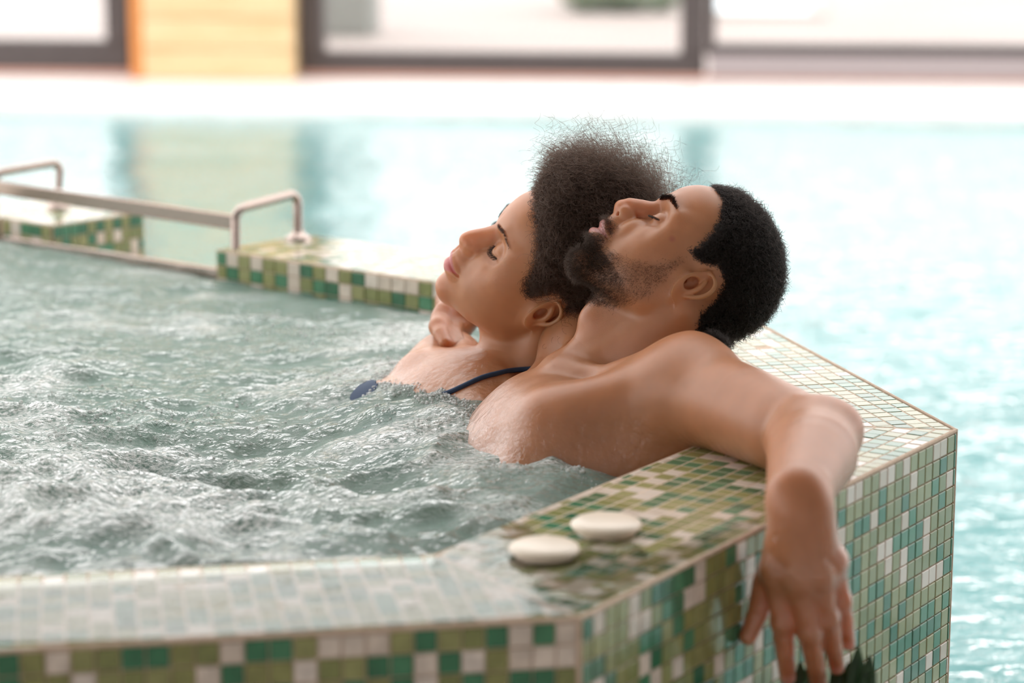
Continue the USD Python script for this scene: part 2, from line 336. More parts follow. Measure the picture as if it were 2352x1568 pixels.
def torso(b, R, t, s, male):
    b.frame(R, t, .01 * s)
    if male:
        b.ell((-.8, 1.6, -15), (9.8, 13.4, 18), 1)
        b.ell((-.6, 1.4, -6.5), (8.2, 13.2, 8.5), 4)
        b.ell((4.4, 8.2, -8.5), (3.6, 7.0, 6.0), 3.0, rot=(0, 0, 14))            # chest muscles
        b.ell((3.6, -5.0, -8.8), (3.2, 5.6, 5.8), 3.0, rot=(0, 0, -14))
        b.ell((-1, 13, -15), (7.5, 4.5, 12), 4, sym=True)                                   # flank
        b.ell((0, 0, -33), (9.4, 14, 16), 5); b.ell((0, 0, -47), (10.5, 16.5, 11), 5)
    else:
        b.ell((0, 0, -12), (9.0, 12.6, 17), 1)
        b.ell((.5, 0, -5), (7.3, 12.8, 7.5), 4)
        b.ell((5.2, 6.3, -15.0), (4.2, 5.4, 5.2), 3.0, sym=True)
        b.ell((0, 0, -30), (7.6, 11, 15), 5); b.ell((-.5, 0, -44), (10, 16, 11), 5)
    b.frame()
def leg(b, hip, knee, ankle, toe, k=1.0):
    hip, knee, ankle, toe = map(np.asarray, (hip, knee, ankle, toe))
    b.chain([hip, hip + (knee - hip) * .35, knee], [.082 * k, .078 * k, .053 * k], .05)
    b.chain([knee, knee + (ankle - knee) * .3 + np.array([.012, 0, 0]), ankle], [.05 * k, .055 * k, .034 * k], .03)
    heel = ankle + unit(ankle - knee) * .05
    b.chain([heel, (heel + toe) / 2 + [0, 0, .012], toe], [.036 * k, .034 * k, .022 * k], .03)
man = Body(); WM = np.array
MR = np.array([[-0.5116, 0.0774, 0.8557], [0.1032, -0.9832, 0.1506], [0.853, 0.1654, 0.495]])
MO = P(1558, 645, 3.002)
MNOTCH = P(1282, 838, 3.0)
my = unit((.25, -.95, .02)); mz = np.array((.70, .18, .69)); mz = unit(mz - my * (my @ mz)); MT = np.stack([np.cross(my, mz), my, mz], 1)
MTO = MNOTCH - MT[:, 0] * .06
mh = lambda x, y, z: MO + MR @ np.array((x, y, z)) * .01
mt = lambda x, y, z: MTO + MT @ np.array((x, y, z)) * .01
def build_man():
    b = man
    torso(b, MT, MTO, 1.0, True)
    Jn, El, Wr = P(1592, 898, 2.86), P(1878, 1006, 2.625), P(1838, 1135, 2.41)
    Jf, Ef, Wf = P(1345, 800, 3.16), P(1262, 715, 3.45), P(1055, 690, 3.40)
    # neck, with its muscles and throat
    b.chain([mh(-2.5, 0, 1), mh(-2.2, 0, -4), mt(-1.5, 0, 3.5), mt(-2, 0, -4)], [.060, .058, .064, .075], .025)
    b.chain([mh(3.2, 0, -7.2), mt(4.2, 0, 4.5), mt(4.6, 0, 0)], [.022, .026, .02], .03)
    b.chain([mh(-2.6, 5.6, -2.0), mt(3.4, 3.4, 5.2), MNOTCH + MT @ [-.012, .014, -.004]], [.016, .015, .010], .016)
    b.chain([mh(-2.6, -5.6, -2.0), mt(3.4, -3.4, 5.2), MNOTCH + MT @ [-.012, -.014, -.004]], [.016, .015, .010], .016)
    b.ell(mh(3.6, 0, -8.9) * .55 + mt(5.4, 0, 3.2) * .45, np.ones(3) * .012, .02)
    # collar bones, trapezius, shoulders
    b.chain([mt(5.6, 1.6, -.2), mt(5.0, 7.5, 1.2) * .5 + (mt(5, 1.5, 0) * .5 + Jn * .5) * .5 + [0, 0, .006], Jn + MT @ [.03, -.02, .035]], [.011, .010, .012], .018)
    b.chain([mt(5.6, -1.6, -.2), (mt(5, -1.5, 0) + Jf) / 2 + MT @ [.012, 0, .012], Jf + MT @ [.03, .02, .035]], [.011, .010, .012], .018)
    b.chain([mh(-5.5, 2.5, -3), mt(-3.5, 6, 4.5), Jn + MT @ [-.035, -.045, .02]], [.03, .042, .036], .045)
    b.chain([mh(-5.5, -2.5, -3), mt(-3.5, -6, 4.5), Jf + MT @ [-.03, .04, .022]], [.03, .04, .036], .045)
    b.ell(Jn + [0, 0, .002], np.ones(3) * .057, .035); b.ell(Jf, np.ones(3) * .051, .035)
    b.chain([mt(5.5, 11, -6), Jn + MT @ [.01, -.01, -.01]], [.035, .045], .04)
    b.chain([mt(1.5, -8.5, -5), Jf], [.032, .042], .03)
    b.chain([mt(-3, 14, -16), Jn + MT @ [-.03, -.01, -.02]], [.04, .04], .05)                      # back of the armpit
    # near arm laid over the edge, its hand hanging down
    u = unit(El - Jn)
    b.chain([Jn, Jn + (El - Jn) * .45 + [0, 0, .004], El + u * -.01], [.055, .047, .040], .03)
    b.chain([Jn + (El - Jn) * .25 + [0, 0, -.012], Jn + (El - Jn) * .72 + [0, -.004, -.012]], [.042, .039], .025)
    b.ell(El + [.018, .006, .008], (.027, .027, .026), .02)
    b.ell(El + [.028, -.008, .017], (.012, .012, .012), .02)
    b.chain([El + [.0, .0, .0], El + (Wr - El) * .32 + [.004, 0, .0], Wr], [.042, .044, .0285], .022)
    b.chain([El + [-.022, -.01, -.008], El + (Wr - El) * .45 + [-.008, 0, 0], Wr + [-.008, 0, 0]], [.034, .034, .022], .02)
    b.ell(Wr + [.016, .01, .006], np.ones(3) * .011, .012)
    K = [P(1781, 1312, 2.415), P(1832, 1326, 2.405), P(1881, 1316, 2.405), P(1917, 1288, 2.415)]
    tips = [P(1809, 1556, 2.455), P(1884, 1590, 2.46), P(1922, 1532, 2.465), P(1950, 1478, 2.465)]
    hand(b, Wr + [0, -.006, -.016], K, tips, [P(1800, 1245, 2.43), P(1757, 1340, 2.445), P(1741, 1408, 2.45), P(1718, 1462, 2.45)], (0, -1, .1), 1.05, (.06, .07, .07, .06))
    # far arm round the woman's shoulders
    b.chain([Jf, (Jf + Ef) / 2, Ef], [.052, .046, .040], .03)
    b.chain([Ef, Ef + (Wf - Ef) * .35, Wf], [.040, .041, .029], .02)
    K = [P(1018, 735, 3.345), P(1030, 744, 3.36), P(1046, 748, 3.375), P(1060, 746, 3.39)]
    tips = [P(1022, 786, 3.27), P(1034, 792, 3.28), P(1048, 792, 3.29), P(1060, 786, 3.30)]
    hand(b, Wf, K, tips, [P(1040, 700, 3.36), P(1020, 715, 3.34), P(1010, 730, 3.33), P(1006, 752, 3.31)], (-.6, -.2, .5), 1.0, (.12, .12, .12, .12))
    # legs under the water
    for sg, ky in ((1, -.10), (-1, .12)):
        hp = mt(0, sg * 9.5, -50); kn = hp + [-.42, ky * .4, .03]
        leg(b, hp, kn, kn + [-.10, 0, -.40], kn + [-.26, 0, -.45])
WR, WO, WS = None, None, 1.0
woman = Body()
WR = np.array([[-0.7576, -0.0714, 0.6488], [-0.2013, -0.92, -0.3364], [0.6209, -0.3855, 0.6826]]); WO = P(1240.7, 644.2, 3.19); WS = 1.08
WNOTCH = P(1108, 846, 3.185)
wy = unit((.42, -.88, -.15)); wz = np.array((.78, .30, .55)); wz = unit(wz - wy * (wy @ wz)); WT = np.stack([np.cross(wy, wz), wy, wz], 1)
WTO = WNOTCH - WT[:, 0] * .05
wh = lambda x, y, z: WO + WR @ np.array((x, y, z)) * .01 * WS
wt = lambda x, y, z: WTO + WT @ np.array((x, y, z)) * .01
def build_woman():
    b = woman
    torso(b, WT, WTO, 1.0, False)
    b.chain([wh(-2.3, 0, 1), wh(-1.9, 0, -4), wt(-1, 0, 3.5), wt(-2, 0, -4)], [.052, .048, .051, .06], .025)
    b.chain([wh(2.9, 0, -6.6), wt(3.6, 0, 4.0), wt(4.0, 0, 0)], [.022, .022, .018], .03)
    for sg in (1, -1):
        b.chain([wh(-2.4, sg * 5.2, -2.0), wt(2.6, sg * 2.6, 4.4), wt(4.6, sg * 1.0, -.2)], [.013, .012, .008], .016)
        J = wt(-.5, sg * 14.8, -1.5)
        b.chain([wt(5.0, sg * 1.4, .2), wt(4.2, sg * 7, .6), J + WT @ [.025, -sg * .01, .028]], [.008, .0075, .008], .016)
        b.chain([wh(-4.5, sg * 2.5, -3.5), wt(-3, sg * 5, 4), J + WT @ [-.02, -sg * .03, .015]], [.026, .034, .03], .04)
        b.ell(J, np.ones(3) * .044, .03)
        b.chain([wt(4.5, sg * 9, -6), J], [.03, .036], .035)
        E = J + WT @ [.02, sg * .02, -.25]; Wr = E + WT @ [.12, -sg * .08, -.16]
        b.chain([J, J + (E - J) * .5, E], [.042, .036, .032], .025)
        b.chain([E, E + (Wr - E) * .3, Wr], [.032, .033, .022], .018)
        f = unit(Wr - E); sd = unit(np.cross(f, WT[:, 0])); nn = np.cross(sd, f) if np.cross(sd, f) @ WT[:, 0] > 0 else -np.cross(sd, f)
        K = [Wr + f * .085 + sd * q for q in (.03, .01, -.01, -.028)]; tp = [k + f * l - nn * .015 for k, l in zip(K, (.075, .085, .08, .06))]
        hand(b, Wr, K, tp, [Wr + f * .02 + sd * .02, Wr + f * .05 + sd * .045, Wr + f * .08 + sd * .055, Wr + f * .1 + sd * .058], nn, .88, wr=.022)
        hp = wt(-.5, sg * 9, -47); kn = hp + [-.38, sg * -.05, .02]
        leg(b, hp, kn, kn + [-.2, 0, -.32], kn + [-.36, 0, -.36], .92)

# ---------------------------------------------------------------- plan of the hot tub
R_Z, PT = .53, .0215
WATER = .488
def L2(a, b): return np.asarray(a)[:2], unit(np.asarray(b)[:2] - np.asarray(a)[:2])
def cross_at(l1, l2):
    (p, d), (q, e) = l1, l2; M = np.stack([d, -e], 1); s = np.linalg.solve(M, q - p); return p + d * s[0]
def off(l, k): return l[0] + np.array([-l[1][1], l[1][0]]) * k, l[1]       # to the left of the direction = inwards (outline runs anticlockwise)
A_, B_ = G(1330, 1415, R_Z)[:2], G(2195, 985, R_Z)[:2]
l_front = L2(G(0, 1490, R_Z), A_); l_ab = (A_, unit(B_ - A_)); RW = .225
l_bc = (B_, unit(np.array([math.cos(math.radians(104)), math.sin(math.radians(104))])))
i0, i1 = G(1000, 645, R_Z)[:2], G(545, 578, R_Z)[:2]
l_back_in = (i0, unit(i1 - i0)); l_back = off(l_back_in, -RW * 1.0)
C_ = cross_at(l_bc, l_back); D_ = C_ + l_back[1] * 1.55
dirs = [math.radians(a) for a in (186, 231, 276)]
E_ = D_ + .95 * np.array([math.cos(dirs[0]), math.sin(dirs[0])]); F_ = E_ + 1.0 * np.array([math.cos(dirs[1]), math.sin(dirs[1])])
H_ = A_ - l_front[1] * .95
OUT = [A_, B_, C_, D_, E_, F_ * .4 + H_ * .6 + np.array([-.55, .45]), H_]
outer = Polygon(OUT)
inner = outer.buffer(-RW, join_style='mitre')

# ---------------------------------------------------------------- the hall: decks, pool, window wall, outside
POOL_Z = -.05
far0, far1 = G(0, 240, 0)[:2], G(2352, 263, 0)[:2]; fu = (far1 - far0) / np.linalg.norm(far1 - far0); fn_ = np.array([-fu[1], fu[0]])
def FW(a, b, z): q = far0 + fu * a + fn_ * b; return np.array([q[0], q[1], z])       # along and beyond the far edge of the pool
M_deck = mat('deck_tile', {'n': ('noise_texture', {'scale': 5.0, 'detail': 4}), 'r': ('rgb_ramp', {'ramp': [(.3, (.78, .74, .72)), (.7, (.86, .83, .81))]}), 'p': ('principled_bsdf', {'roughness': .35})}, [('n.fac', 'r.fac'), ('r.color', 'p.base_color')])
M_pool = plain('pool_lining', (.12, .44, .45), .5)
FU, FN, UP = np.array([fu[0], fu[1], 0]), np.array([fn_[0], fn_[1], 0]), np.array([0, 0, 1.0])
O = np.array([far0[0], far0[1], 0])
near = np.array([[-12, 2.3], [-.6, 2.3], [.3, 2.78], [12, 2.74]])           # the tub straddles the near edge of the pool
fl = Polygon([(-12, -2), (12, -2)] + [tuple(q) for q in near[::-1]])
part('floor', prism(fl.difference(outer), -.25, 0), plain('stone_deck', (.36, .33, .31), .5), kind='structure')
part('floor', obox(O, FU, FN, UP, (-12, 0, -.25), (17, 2.2, 0)), M_deck, kind='structure')
pool = Polygon([tuple(q) for q in near] + [(12, 9), tuple(FW(17, 0, 0)[:2]), tuple(FW(-12, 0, 0)[:2])])
part('pool_basin', cat_mesh([prism(pool.buffer(.2).difference(outer), -1.7, -1.5), prism(pool.buffer(.25).difference(pool.buffer(.01)).difference(outer), -1.6, -.255)]), M_pool, kind='structure')
def water_grid(x0, x1, y0, y1, step, hfun, keep=None):
    xs, ys = np.arange(x0, x1, step), np.arange(y0, y1, step); X, Y = np.meshgrid(xs, ys, indexing='ij'); Z = hfun(X, Y)
    V = np.stack([X, Y, Z], -1).reshape(-1, 3); i = np.arange(len(xs) * len(ys)).reshape(len(xs), len(ys))
    F = np.concatenate([np.stack([i[:-1, :-1], i[1:, :-1], i[1:, 1:]], -1).reshape(-1, 3), np.stack([i[:-1, :-1], i[1:, 1:], i[:-1, 1:]], -1).reshape(-1, 3)])
    if keep is not None:
        ok = keep(V); F = F[ok[F].all(1)]; u = np.unique(F); m = np.full(len(V), -1); m[u] = np.arange(len(u)); V, F = V[u], m[F]
    return V, F
def pool_h(X, Y):
    p = np.stack([X, Y, 0 * X], -1)
    k = 1 + 1.3 * np.clip((7.5 - Y) / 2.5, 0, 1) * np.clip((X + .2) / .8, 0, 1)
    return POOL_Z + k * .010 * (meshkit.fbm(p * [9, 14, 1], 2, 19) - .5) * (k > 1) + .020 * (meshkit.fbm(p * [1.6, 2.6, 1], 3, 5) - .5) + .011 * k * (meshkit.fbm(p * [5, 8, 1], 3, 9) - .5)
V, F = water_grid(-8.0, 7.0, 2.3, 12.9, .038, pool_h, lambda v: shapely.contains_xy(pool.buffer(.02).difference(outer.buffer(-.05)), v[:, 0], v[:, 1]))
M_poolwater = mat('pool_water', {
    'g': ('geometry', {}), 'mp': ('mapping', {'scale': (1, 1.5, 1)}), 'n': ('noise_texture', {'scale': 9.0, 'detail': 3, 'distortion': .6}), 'sx': ('separate_xyz', {}), 'nr': ('map_range', {'from_min': 8.0, 'from_max': 4.5, 'to_min': .42, 'to_max': 1.5, 'clamp': True}), 'mu': ('math', {'math_type': 'multiply'}),
    'b': ('bump', {'strength': 1.0, 'distance': .03}), 'f': ('fresnel', {'IOR': 1.33}), 'gl': ('glossy_bsdf', {'color': (1, 1, 1), 'roughness': .05}),
    'd': ('diffuse_bsdf', {'color': (.22, .46, .455)}), 't': ('transparent_bsdf', {'color': (.45, .82, .82)}), 'm1': ('mix_closure', {'fac': .45}), 'm2': ('mix_closure', {})},
    [('g.position', 'mp.vector'), ('mp.vector', 'n.vector'), ('g.position', 'sx.vector'), ('sx.y', 'nr.value'), ('n.fac', 'mu.value1'), ('nr.result', 'mu.value2'), ('mu.value', 'b.height'), ('b.normal', 'gl.normal'), ('b.normal', 'f.normal'), ('d.BSDF', 'm1.closure1'), ('t.BSDF', 'm1.closure2'),
     ('f.fac', 'm2.fac'), ('m1.closure', 'm2.closure1'), ('gl.BSDF', 'm2.closure2')], 'm2.closure')
part('pool_water', (V, F), M_poolwater, smooth=True, label='rippling turquoise water of the large swimming pool behind the hot tub', cat='water', kind='stuff')
# wall of windows beyond the far deck
WALL = 1.72
def along(px): # distance along the wall at picture column px, at the wall's depth
    q0 = FW(0, WALL, .3); r = ray(px, 120); n = np.array([fn_[0], fn_[1], 0]); q = np.array([0, 0, CAM_H]) + r * ((q0 - [0, 0, CAM_H]) @ n / (r @ n)); return (q - q0) @ np.array([fu[0], fu[1], 0])
M_frame = mat('dark_frame', {'n': ('noise_texture', {'scale': 30.0}), 'r': ('rgb_ramp', {'ramp': [(.3, (.055, .042, .04)), (.7, (.075, .058, .055))]}), 'p': ('principled_bsdf', {'roughness': .45})}, [('n.fac', 'r.fac'), ('r.color', 'p.base_color')])
M_panel = plain('grey_panel', (.33, .28, .28), .5)
M_glass = mat('pane', {'f': ('fresnel', {'IOR': 1.45}), 't': ('transparent_bsdf', {'color': (.97, .97, .97)}), 'g': ('glossy_bsdf', {'color': (1, 1, 1), 'roughness': .01}), 'm': ('mix_closure', {})}, [('f.fac', 'm.fac'), ('t.BSDF', 'm.closure1'), ('g.BSDF', 'm.closure2')], 'm.closure')
M_skirt = plain('terracotta_skirting', (.48, .26, .20), .5)
TOPZ = 3.4
def window(a0, a1, rail, stile, sill=None, base=0.02):
    w = thing(f'window_{window.n}', kind='structure'); window.n += 1
    f = lambda lo, hi, nm, m, r=.012: part(nm, bevel_box(O, FU, FN, UP, lo, hi, r), m, w)
    f((a0, WALL - .06, base), (a1, WALL + .06, base + rail), 'bottom_rail', M_frame); f((a0, WALL - .06, TOPZ - .15), (a1, WALL + .06, TOPZ), 'top_rail', M_frame)
    for s in ((a0, a0 + stile), (a1 - stile, a1)): f((s[0], WALL - .07, base + rail - .01), (s[1], WALL + .07, TOPZ - .14), 'stile', M_frame)
    f((a0 + stile - .01, WALL - .01, base + rail - .01), (a1 - stile + .01, WALL + .01, TOPZ - .14), 'pane', M_glass, .002)
    if sill: f((a0 + .02, WALL - .10, .02), (a1, WALL + .05, base + .005), 'sill_panel', M_panel)
window.n = 1
c0, c1 = along(330), along(697); w0, w1 = along(306), along(692)
window(w0 - 2.6, w0, .175, .14); window(w1, along(1620), .125, .135); window(along(1622), along(1622) + 2.6, .065, .05, True, .135); window(w0 - 5.3, w0 - 2.62, .175, .14); window(along(1622) + 2.62, along(1622) + 6, .065, .14, True, .135)
M_wood = mat('pine_boards', {'t': ('texture_coordinate', {}), 'o': ('object_info', {}), 'mp': ('mapping', {'scale': (1.2, 1.2, 14)}), 'n': ('noise_texture', {'scale': 2.0, 'detail': 5, 'distortion': 1.5}), 'r': ('rgb_ramp', {'ramp': [(.3, (.60, .40, .20)), (.7, (.72, .53, .31))]}), 'p': ('principled_bsdf', {'roughness': .45})}, [('t.object', 'mp.vector'), ('mp.vector', 'n.vector'), ('n.fac', 'r.fac'), ('r.color', 'p.base_color')])
M_wood2 = plain('shaded_edge_board', (.60, .22, .05), .5)  # side face of the column, its shade put into a deeper orange
col = thing('wall_back', kind='structure')
part('core', obox(O, FU, FN, UP, (c0 + .02, WALL - .26, 0), (c1 - .02, WALL + .1, TOPZ)), M_wood, col)
for k in range(20): part('board', bevel_box(O, FU, FN, UP, (c0 + .07, WALL - .30, k * .17 + .004), (c1, WALL - .258, k * .17 + .168), .006), M_wood, col)
part('corner_post', bevel_box(O, FU, FN, UP, (c0, WALL - .29, 0), (c0 + .066, WALL + .1, TOPZ), .008), M_wood2, col)
part('baseboard_back', cat_mesh([bevel_box(O, FU, FN, UP, (w0 - 5.3, WALL - .09, 0), (c0, WALL + .06, .03), .006), bevel_box(O, FU, FN, UP, (c1, WALL - .09, 0), (along(1622) + 6, WALL + .06, .03), .006)]), M_skirt, kind='structure')
# outside
M_pave = mat('sunlit_paving', {'n': ('noise_texture', {'scale': .6, 'detail': 4}), 'r': ('rgb_ramp', {'ramp': [(.3, (.42, .355, .33)), (.7, (.50, .43, .40))]}), 'p': ('principled_bsdf', {'roughness': .8})}, [('n.fac', 'r.fac'), ('r.color', 'p.base_color')])
part('ground_outside', obox(O, FU, FN, UP, (-60, WALL + .1, -.3), (60, 90, -.02)), M_pave, kind='structure')
# unseen roof added over the near half to darken the camera side, walls behind the camera and to the right; open sky over the pool
M_white = plain('grey_paint', (.32, .30, .285), .7)
part('ceiling', box((-9, -6, 3.6), (9, 3.3, 3.75)), M_white, kind='structure')
part('wall_front', box((-9, -6.2, 0), (9, -6, 3.6)), M_white, kind='structure')  # unseen wall added behind the camera to set the fill light
part('wall_right', box((9, -6, 0), (9.2, 3.3, 3.6)), M_white, kind='structure')
# things seen outside through the glass: a planter, a clipped hedge, a small blue pool, a pale low wall
def outside(px, py): return G(px, py, 0)
M_conc = plain('grey_render', (.30, .31, .29), .8); M_hedge = mat('hedge_leaf', {'g': ('geometry', {}), 'n': ('noise_texture', {'scale': 14.0, 'detail': 4}), 'r': ('rgb_ramp', {'ramp': [(.3, (.10, .14, .09)), (.7, (.24, .30, .20))]}), 'p': ('principled_bsdf', {'roughness': .6})}, [('g.position', 'n.vector'), ('n.fac', 'r.fac'), ('r.color', 'p.base_color')])
M_blue2 = plain('pale_blue_water', (.30, .58, .72), .08); M_coping = plain('pale_stone', (.52, .47, .44), .7)
q = outside(765, 78); pl = thing('planter', 'grey rectangular planter outside the middle window, against the wooden column', 'planter', (q[0], q[1], -.02))
part('trough', cat_mesh([bevel_box(q, FU, FN, UP, (-.24, 0, -.02), (.26, .5, .52), .02)]), M_conc, pl)
def bush(w, d, h, seed, k=5):
    s = trimesh.creation.icosphere(subdivisions=k); v = s.vertices / np.abs(s.vertices).max(1)[:, None] ** .55; v = v / np.abs(v).max(0) * [w / 2, d / 2, h / 2]
    v += s.vertices * (meshkit.fbm(v * 9, 3, seed)[:, None] - .5) * .16; v[:, 2] += h / 2; return v, s.faces
v, f = bush(.46, .44, .5, 3, 4); part('foliage', (np.array(q) + v @ np.stack([FU, FN, UP]) + FN * .25 + [0, 0, .45], f), M_hedge, pl, smooth=True)
q = outside(1425, 27); hd = thing('hedge', 'low grey green clipped hedge outside behind the middle window', 'hedge', (q[0], q[1], -.02))
v, f = bush(1.1, .7, .7, 8); part('foliage', (np.array(q) + v @ np.stack([FU, FN, UP]) + FN * .35, f), M_hedge, hd, smooth=True)
part('stem', cat_mesh([sweep([np.array(q) + FU * a + FN * .35 + [0, 0, -.03], np.array(q) + FU * a + FN * .35 + [0, 0, .3]], .02, 8) for a in (-.3, 0, .3)]), M_conc, hd)
q = outside(1750, 36); op = thing('outdoor_pool', 'small pale blue pool sunk into the paving outside the right window', 'pool', (q[0], q[1], -.02))
part('water', bevel_box(q, FU, FN, UP, (-.40, 0, -.2), (.40, 3.0, -.005), .004), M_blue2, op); 
part('coping', cat_mesh([bevel_box(q, FU, FN, UP, lo, hi, .01) for lo, hi in (((-.5, -.1, -.2), (.5, 0, .03)), ((-.5, 0, -.2), (-.4, 3, .03)), ((.4, 0, -.2), (.5, 3, .03)))]), M_coping, op)

# ---------------------------------------------------------------- the tiled hot tub
gi = lambda px, py: G(px, py, R_Z)[:2]
M_grout = mat('grout', {'n': ('noise_texture', {'scale': 120.0, 'detail': 3}), 'r': ('rgb_ramp', {'ramp': [(.3, (.52, .37, .26)), (.7, (.62, .47, .35))]}), 'p': ('principled_bsdf', {'roughness': .7})}, [('n.fac', 'r.fac'), ('r.color', 'p.base_color')])
M_basin = plain('basin_tile', (.30, .42, .34), .4)
# opening for the steps in the far side
ub = l_back_in[1]; nb_ = np.array([-ub[1], ub[0]])
g0 = gi(497, 571); gl = gi(135, 513); s0, s1 = (g0 - i0) @ ub, (gl - i0) @ ub
gap = Polygon([i0 + ub * s0 + nb_ * .1, i0 + ub * s1 + nb_ * .1, i0 + ub * s1 - nb_ * (RW + .1), i0 + ub * s0 - nb_ * (RW + .1)])
tub = thing('hot_tub', 'raised hot tub clad in green, olive and beige mosaic tiles beside the swimming pool', 'hot tub', (*A_, 0))
wall_poly = outer.difference(inner); top = .0016
part('tub_wall', cat_mesh([prism(g, -1.4, R_Z - top) for g in [wall_poly.difference(gap)]] + [prism(wall_poly.intersection(gap), -1.4, .30), prism(inner.buffer(.035, join_style='mitre').difference(inner).intersection(gap), .2, .462)]), M_grout, tub)
bench = inner.difference(inner.buffer(-.42, join_style='mitre'))
part('basin_floor', cat_mesh([prism(inner.buffer(.05), -.45, -.38), prism(bench.buffer(.01), -.4, .07)]), M_basin, tub)
TILE = {'olive': [(.25, .25, .09), (.29, .29, .115), (.22, .235, .085)], 'green': [(.048, .175, .085), (.065, .21, .105), (.04, .145, .07)], 'beige': [(.66, .56, .47), (.70, .61, .53), (.62, .52, .43)]}
M_tile = {k: [mat(f'{k}_tile_{i}', {'g': ('geometry', {}), 'n': ('noise_texture', {'scale': 60.0, 'detail': 2}), 'h': ('hsv', {'color': c}), 'r': ('map_range', {'from_min': .3, 'from_max': .7, 'to_min': .85, 'to_max': 1.15}), 'p': ('principled_bsdf', {'roughness': .14, 'coat_weight': .12})}, [('g.position', 'n.vector'), ('n.fac', 'r.value'), ('r.result', 'h.value'), ('h.color', 'p.base_color')]) for i, c in enumerate(v)] for k, v in TILE.items()}
M_mosaic = mat('small_mosaic', {'a': ('attribute', {'attribute': 'tint'}), 'p': ('principled_bsdf', {'roughness': .14, 'coat_weight': .12})}, [('a.color', 'p.base_color')])
rng = np.random.default_rng(7)
tiles = []          # (polygon corners 3D, normal, kind)
def tile_mesh(c, n, h=.0028, ch=.0007):
    c = np.asarray(c); m = c.mean(0); k = len(c); top_ = c + (m - c) / np.linalg.norm(m - c, axis=1)[:, None] * ch * 1.4
    V = np.concatenate([c - n * .001, c + n * (h - ch), top_ + n * h]); F = []
    for a in range(k):
        b = (a + 1) % k
        for r in (0, k): F += [(r + a, r + b, r + k + b), (r + a, r + k + b, r + k + a)]
    F += [(2 * k, 2 * k + a, 2 * k + a + 1) for a in range(1, k - 1)]
    return V, np.array(F)
def pick(i, j, pattern):
    if pattern and 0 <= j < len(pattern) and 0 <= i < len(pattern[j]): return {'o': 'olive', 'g': 'green', 'b': 'beige'}[pattern[j][i]]
    return rng.choice(['olive', 'green', 'beige'], p=[.50, .30, .20])
def lay(o, u, v, n, region, pu, pv, pattern=None, u0=0.0, joint=.0017, keep=None):
    """tiles on the plane o + a u + b v; region = shapely polygon in (a, b)"""
    a0, b0, a1, b1 = region.bounds
    for i in range(math.floor((a0 - u0) / pu), math.ceil((a1 - u0) / pu)):
        for j in range(math.floor(b0 / pv), math.ceil(b1 / pv)):
            sq = shapely.box(u0 + i * pu + joint / 2, j * pv + joint / 2, u0 + (i + 1) * pu - joint / 2, (j + 1) * pv - joint / 2)
            kind = pick(i, j, pattern)
            if not region.contains(sq):
                sq = sq.intersection(region)
                if sq.is_empty or sq.area < pu * pv * .12 or sq.geom_type != 'Polygon': continue
            ab = np.array(sq.exterior.coords)[:-1]
            if shapely.LinearRing(ab).is_ccw is False: ab = ab[::-1]
            q = o + ab[:, :1] * u + ab[:, 1:] * v + n * rng.normal(0, .00015)
            if keep is None or keep(q.mean(0)): tiles.append((q, n, kind))
def v3(q, z=0.0): return np.array([q[0], q[1], z])
def face_wall(p, q, rows, pattern=None, start=None, pu=PT, pv=PT, top_z=R_Z - .004):
    """tiles on an upright face from p to q (outside on the right of p->q), rows counted down from the top"""
    u = unit(v3(q - p)); n = np.array([u[1], -u[0], 0]); ln = np.linalg.norm(q - p)
    lay(v3(p, top_z) + n * (-.0004), u, np.array([0, 0, -1.0]), n, shapely.box(.003, 0, ln - .003, rows * pv), pu, pv, pattern, 0 if start is None else start)
# the first rows of the front as the photograph shows them, counted from the corner leftwards
front_rows = ['bgbgoogobbboggbooggoobogb', 'bbbobgbggoob' + 'oogb' + 'oooob' + 'oogb', 'oggogobgogobgoggobgoobgob']
uF = v3(-l_front[1]); lenF = .80
nF = np.array([l_front[1][1], -l_front[1][0], 0])
# front face, laid from the corner A to the left
lay(v3(A_, R_Z - .004) - nF * .0004, uF, np.array([0, 0, -1.0]), nF, shapely.box(.003, 0, np.linalg.norm(A_ - H_) - .003, 24 * PT), PT, PT, front_rows)
face_wall(A_, B_, 24)
face_wall(B_, C_, 10)
# rim tops: one trapezium per side, mitred
def rim(p, q, ln_in, pp, qq, pattern=None, clip=None, pu=PT):
    u = unit(v3(q - p)); v = np.array([-u[1], u[0], 0]); loc = lambda z: ((v3(z - p)) @ u, (v3(z - p)) @ v)
    reg = Polygon([loc(p), loc(q), loc(qq), loc(pp)]).buffer(-.003, join_style='mitre')
    if clip is not None:
        reg = reg.difference(Polygon([loc(np.array(z)) for z in clip.exterior.coords[:-1]]).buffer(.002, join_style='mitre'))
    for g in getattr(reg, 'geoms', [reg]): lay(v3(p, R_Z - .004), u, v, UP, g, pu, PT, None)
li = [off(l, RW) for l in (l_front, l_ab, l_bc, l_back)]
Ai, Bi, Ci = cross_at(li[0], li[1]), cross_at(li[1], li[2]), cross_at(li[2], li[3])
Hs = H_; Hi = cross_at(li[0], off((OUT[5], unit(H_ - OUT[5])), RW))
rim(Hs, A_, None, Hi, Ai); rim(A_, B_, None, Ai, Bi); rim(B_, C_, None, Bi, Ci)
rim(C_, D_, None, Ci, cross_at(li[3], off((D_, unit(E_ - D_)), RW)), clip=gap)
ring = [D_, E_, OUT[5], H_]; more_ = [(D_, unit(E_ - D_)), (E_, unit(OUT[5] - E_)), (OUT[5], unit(H_ - OUT[5])), l_front]
inn = [cross_at(li[3], off(more_[0], RW))] + [cross_at(off(a, RW), off(b, RW)) for a, b in zip(more_[:-1], more_[1:])]
for k in range(3): rim(ring[k], ring[k + 1], None, inn[k], inn[k + 1]); face_wall(inn[k + 1], inn[k], 5); face_wall(ring[k], ring[k + 1], 8)
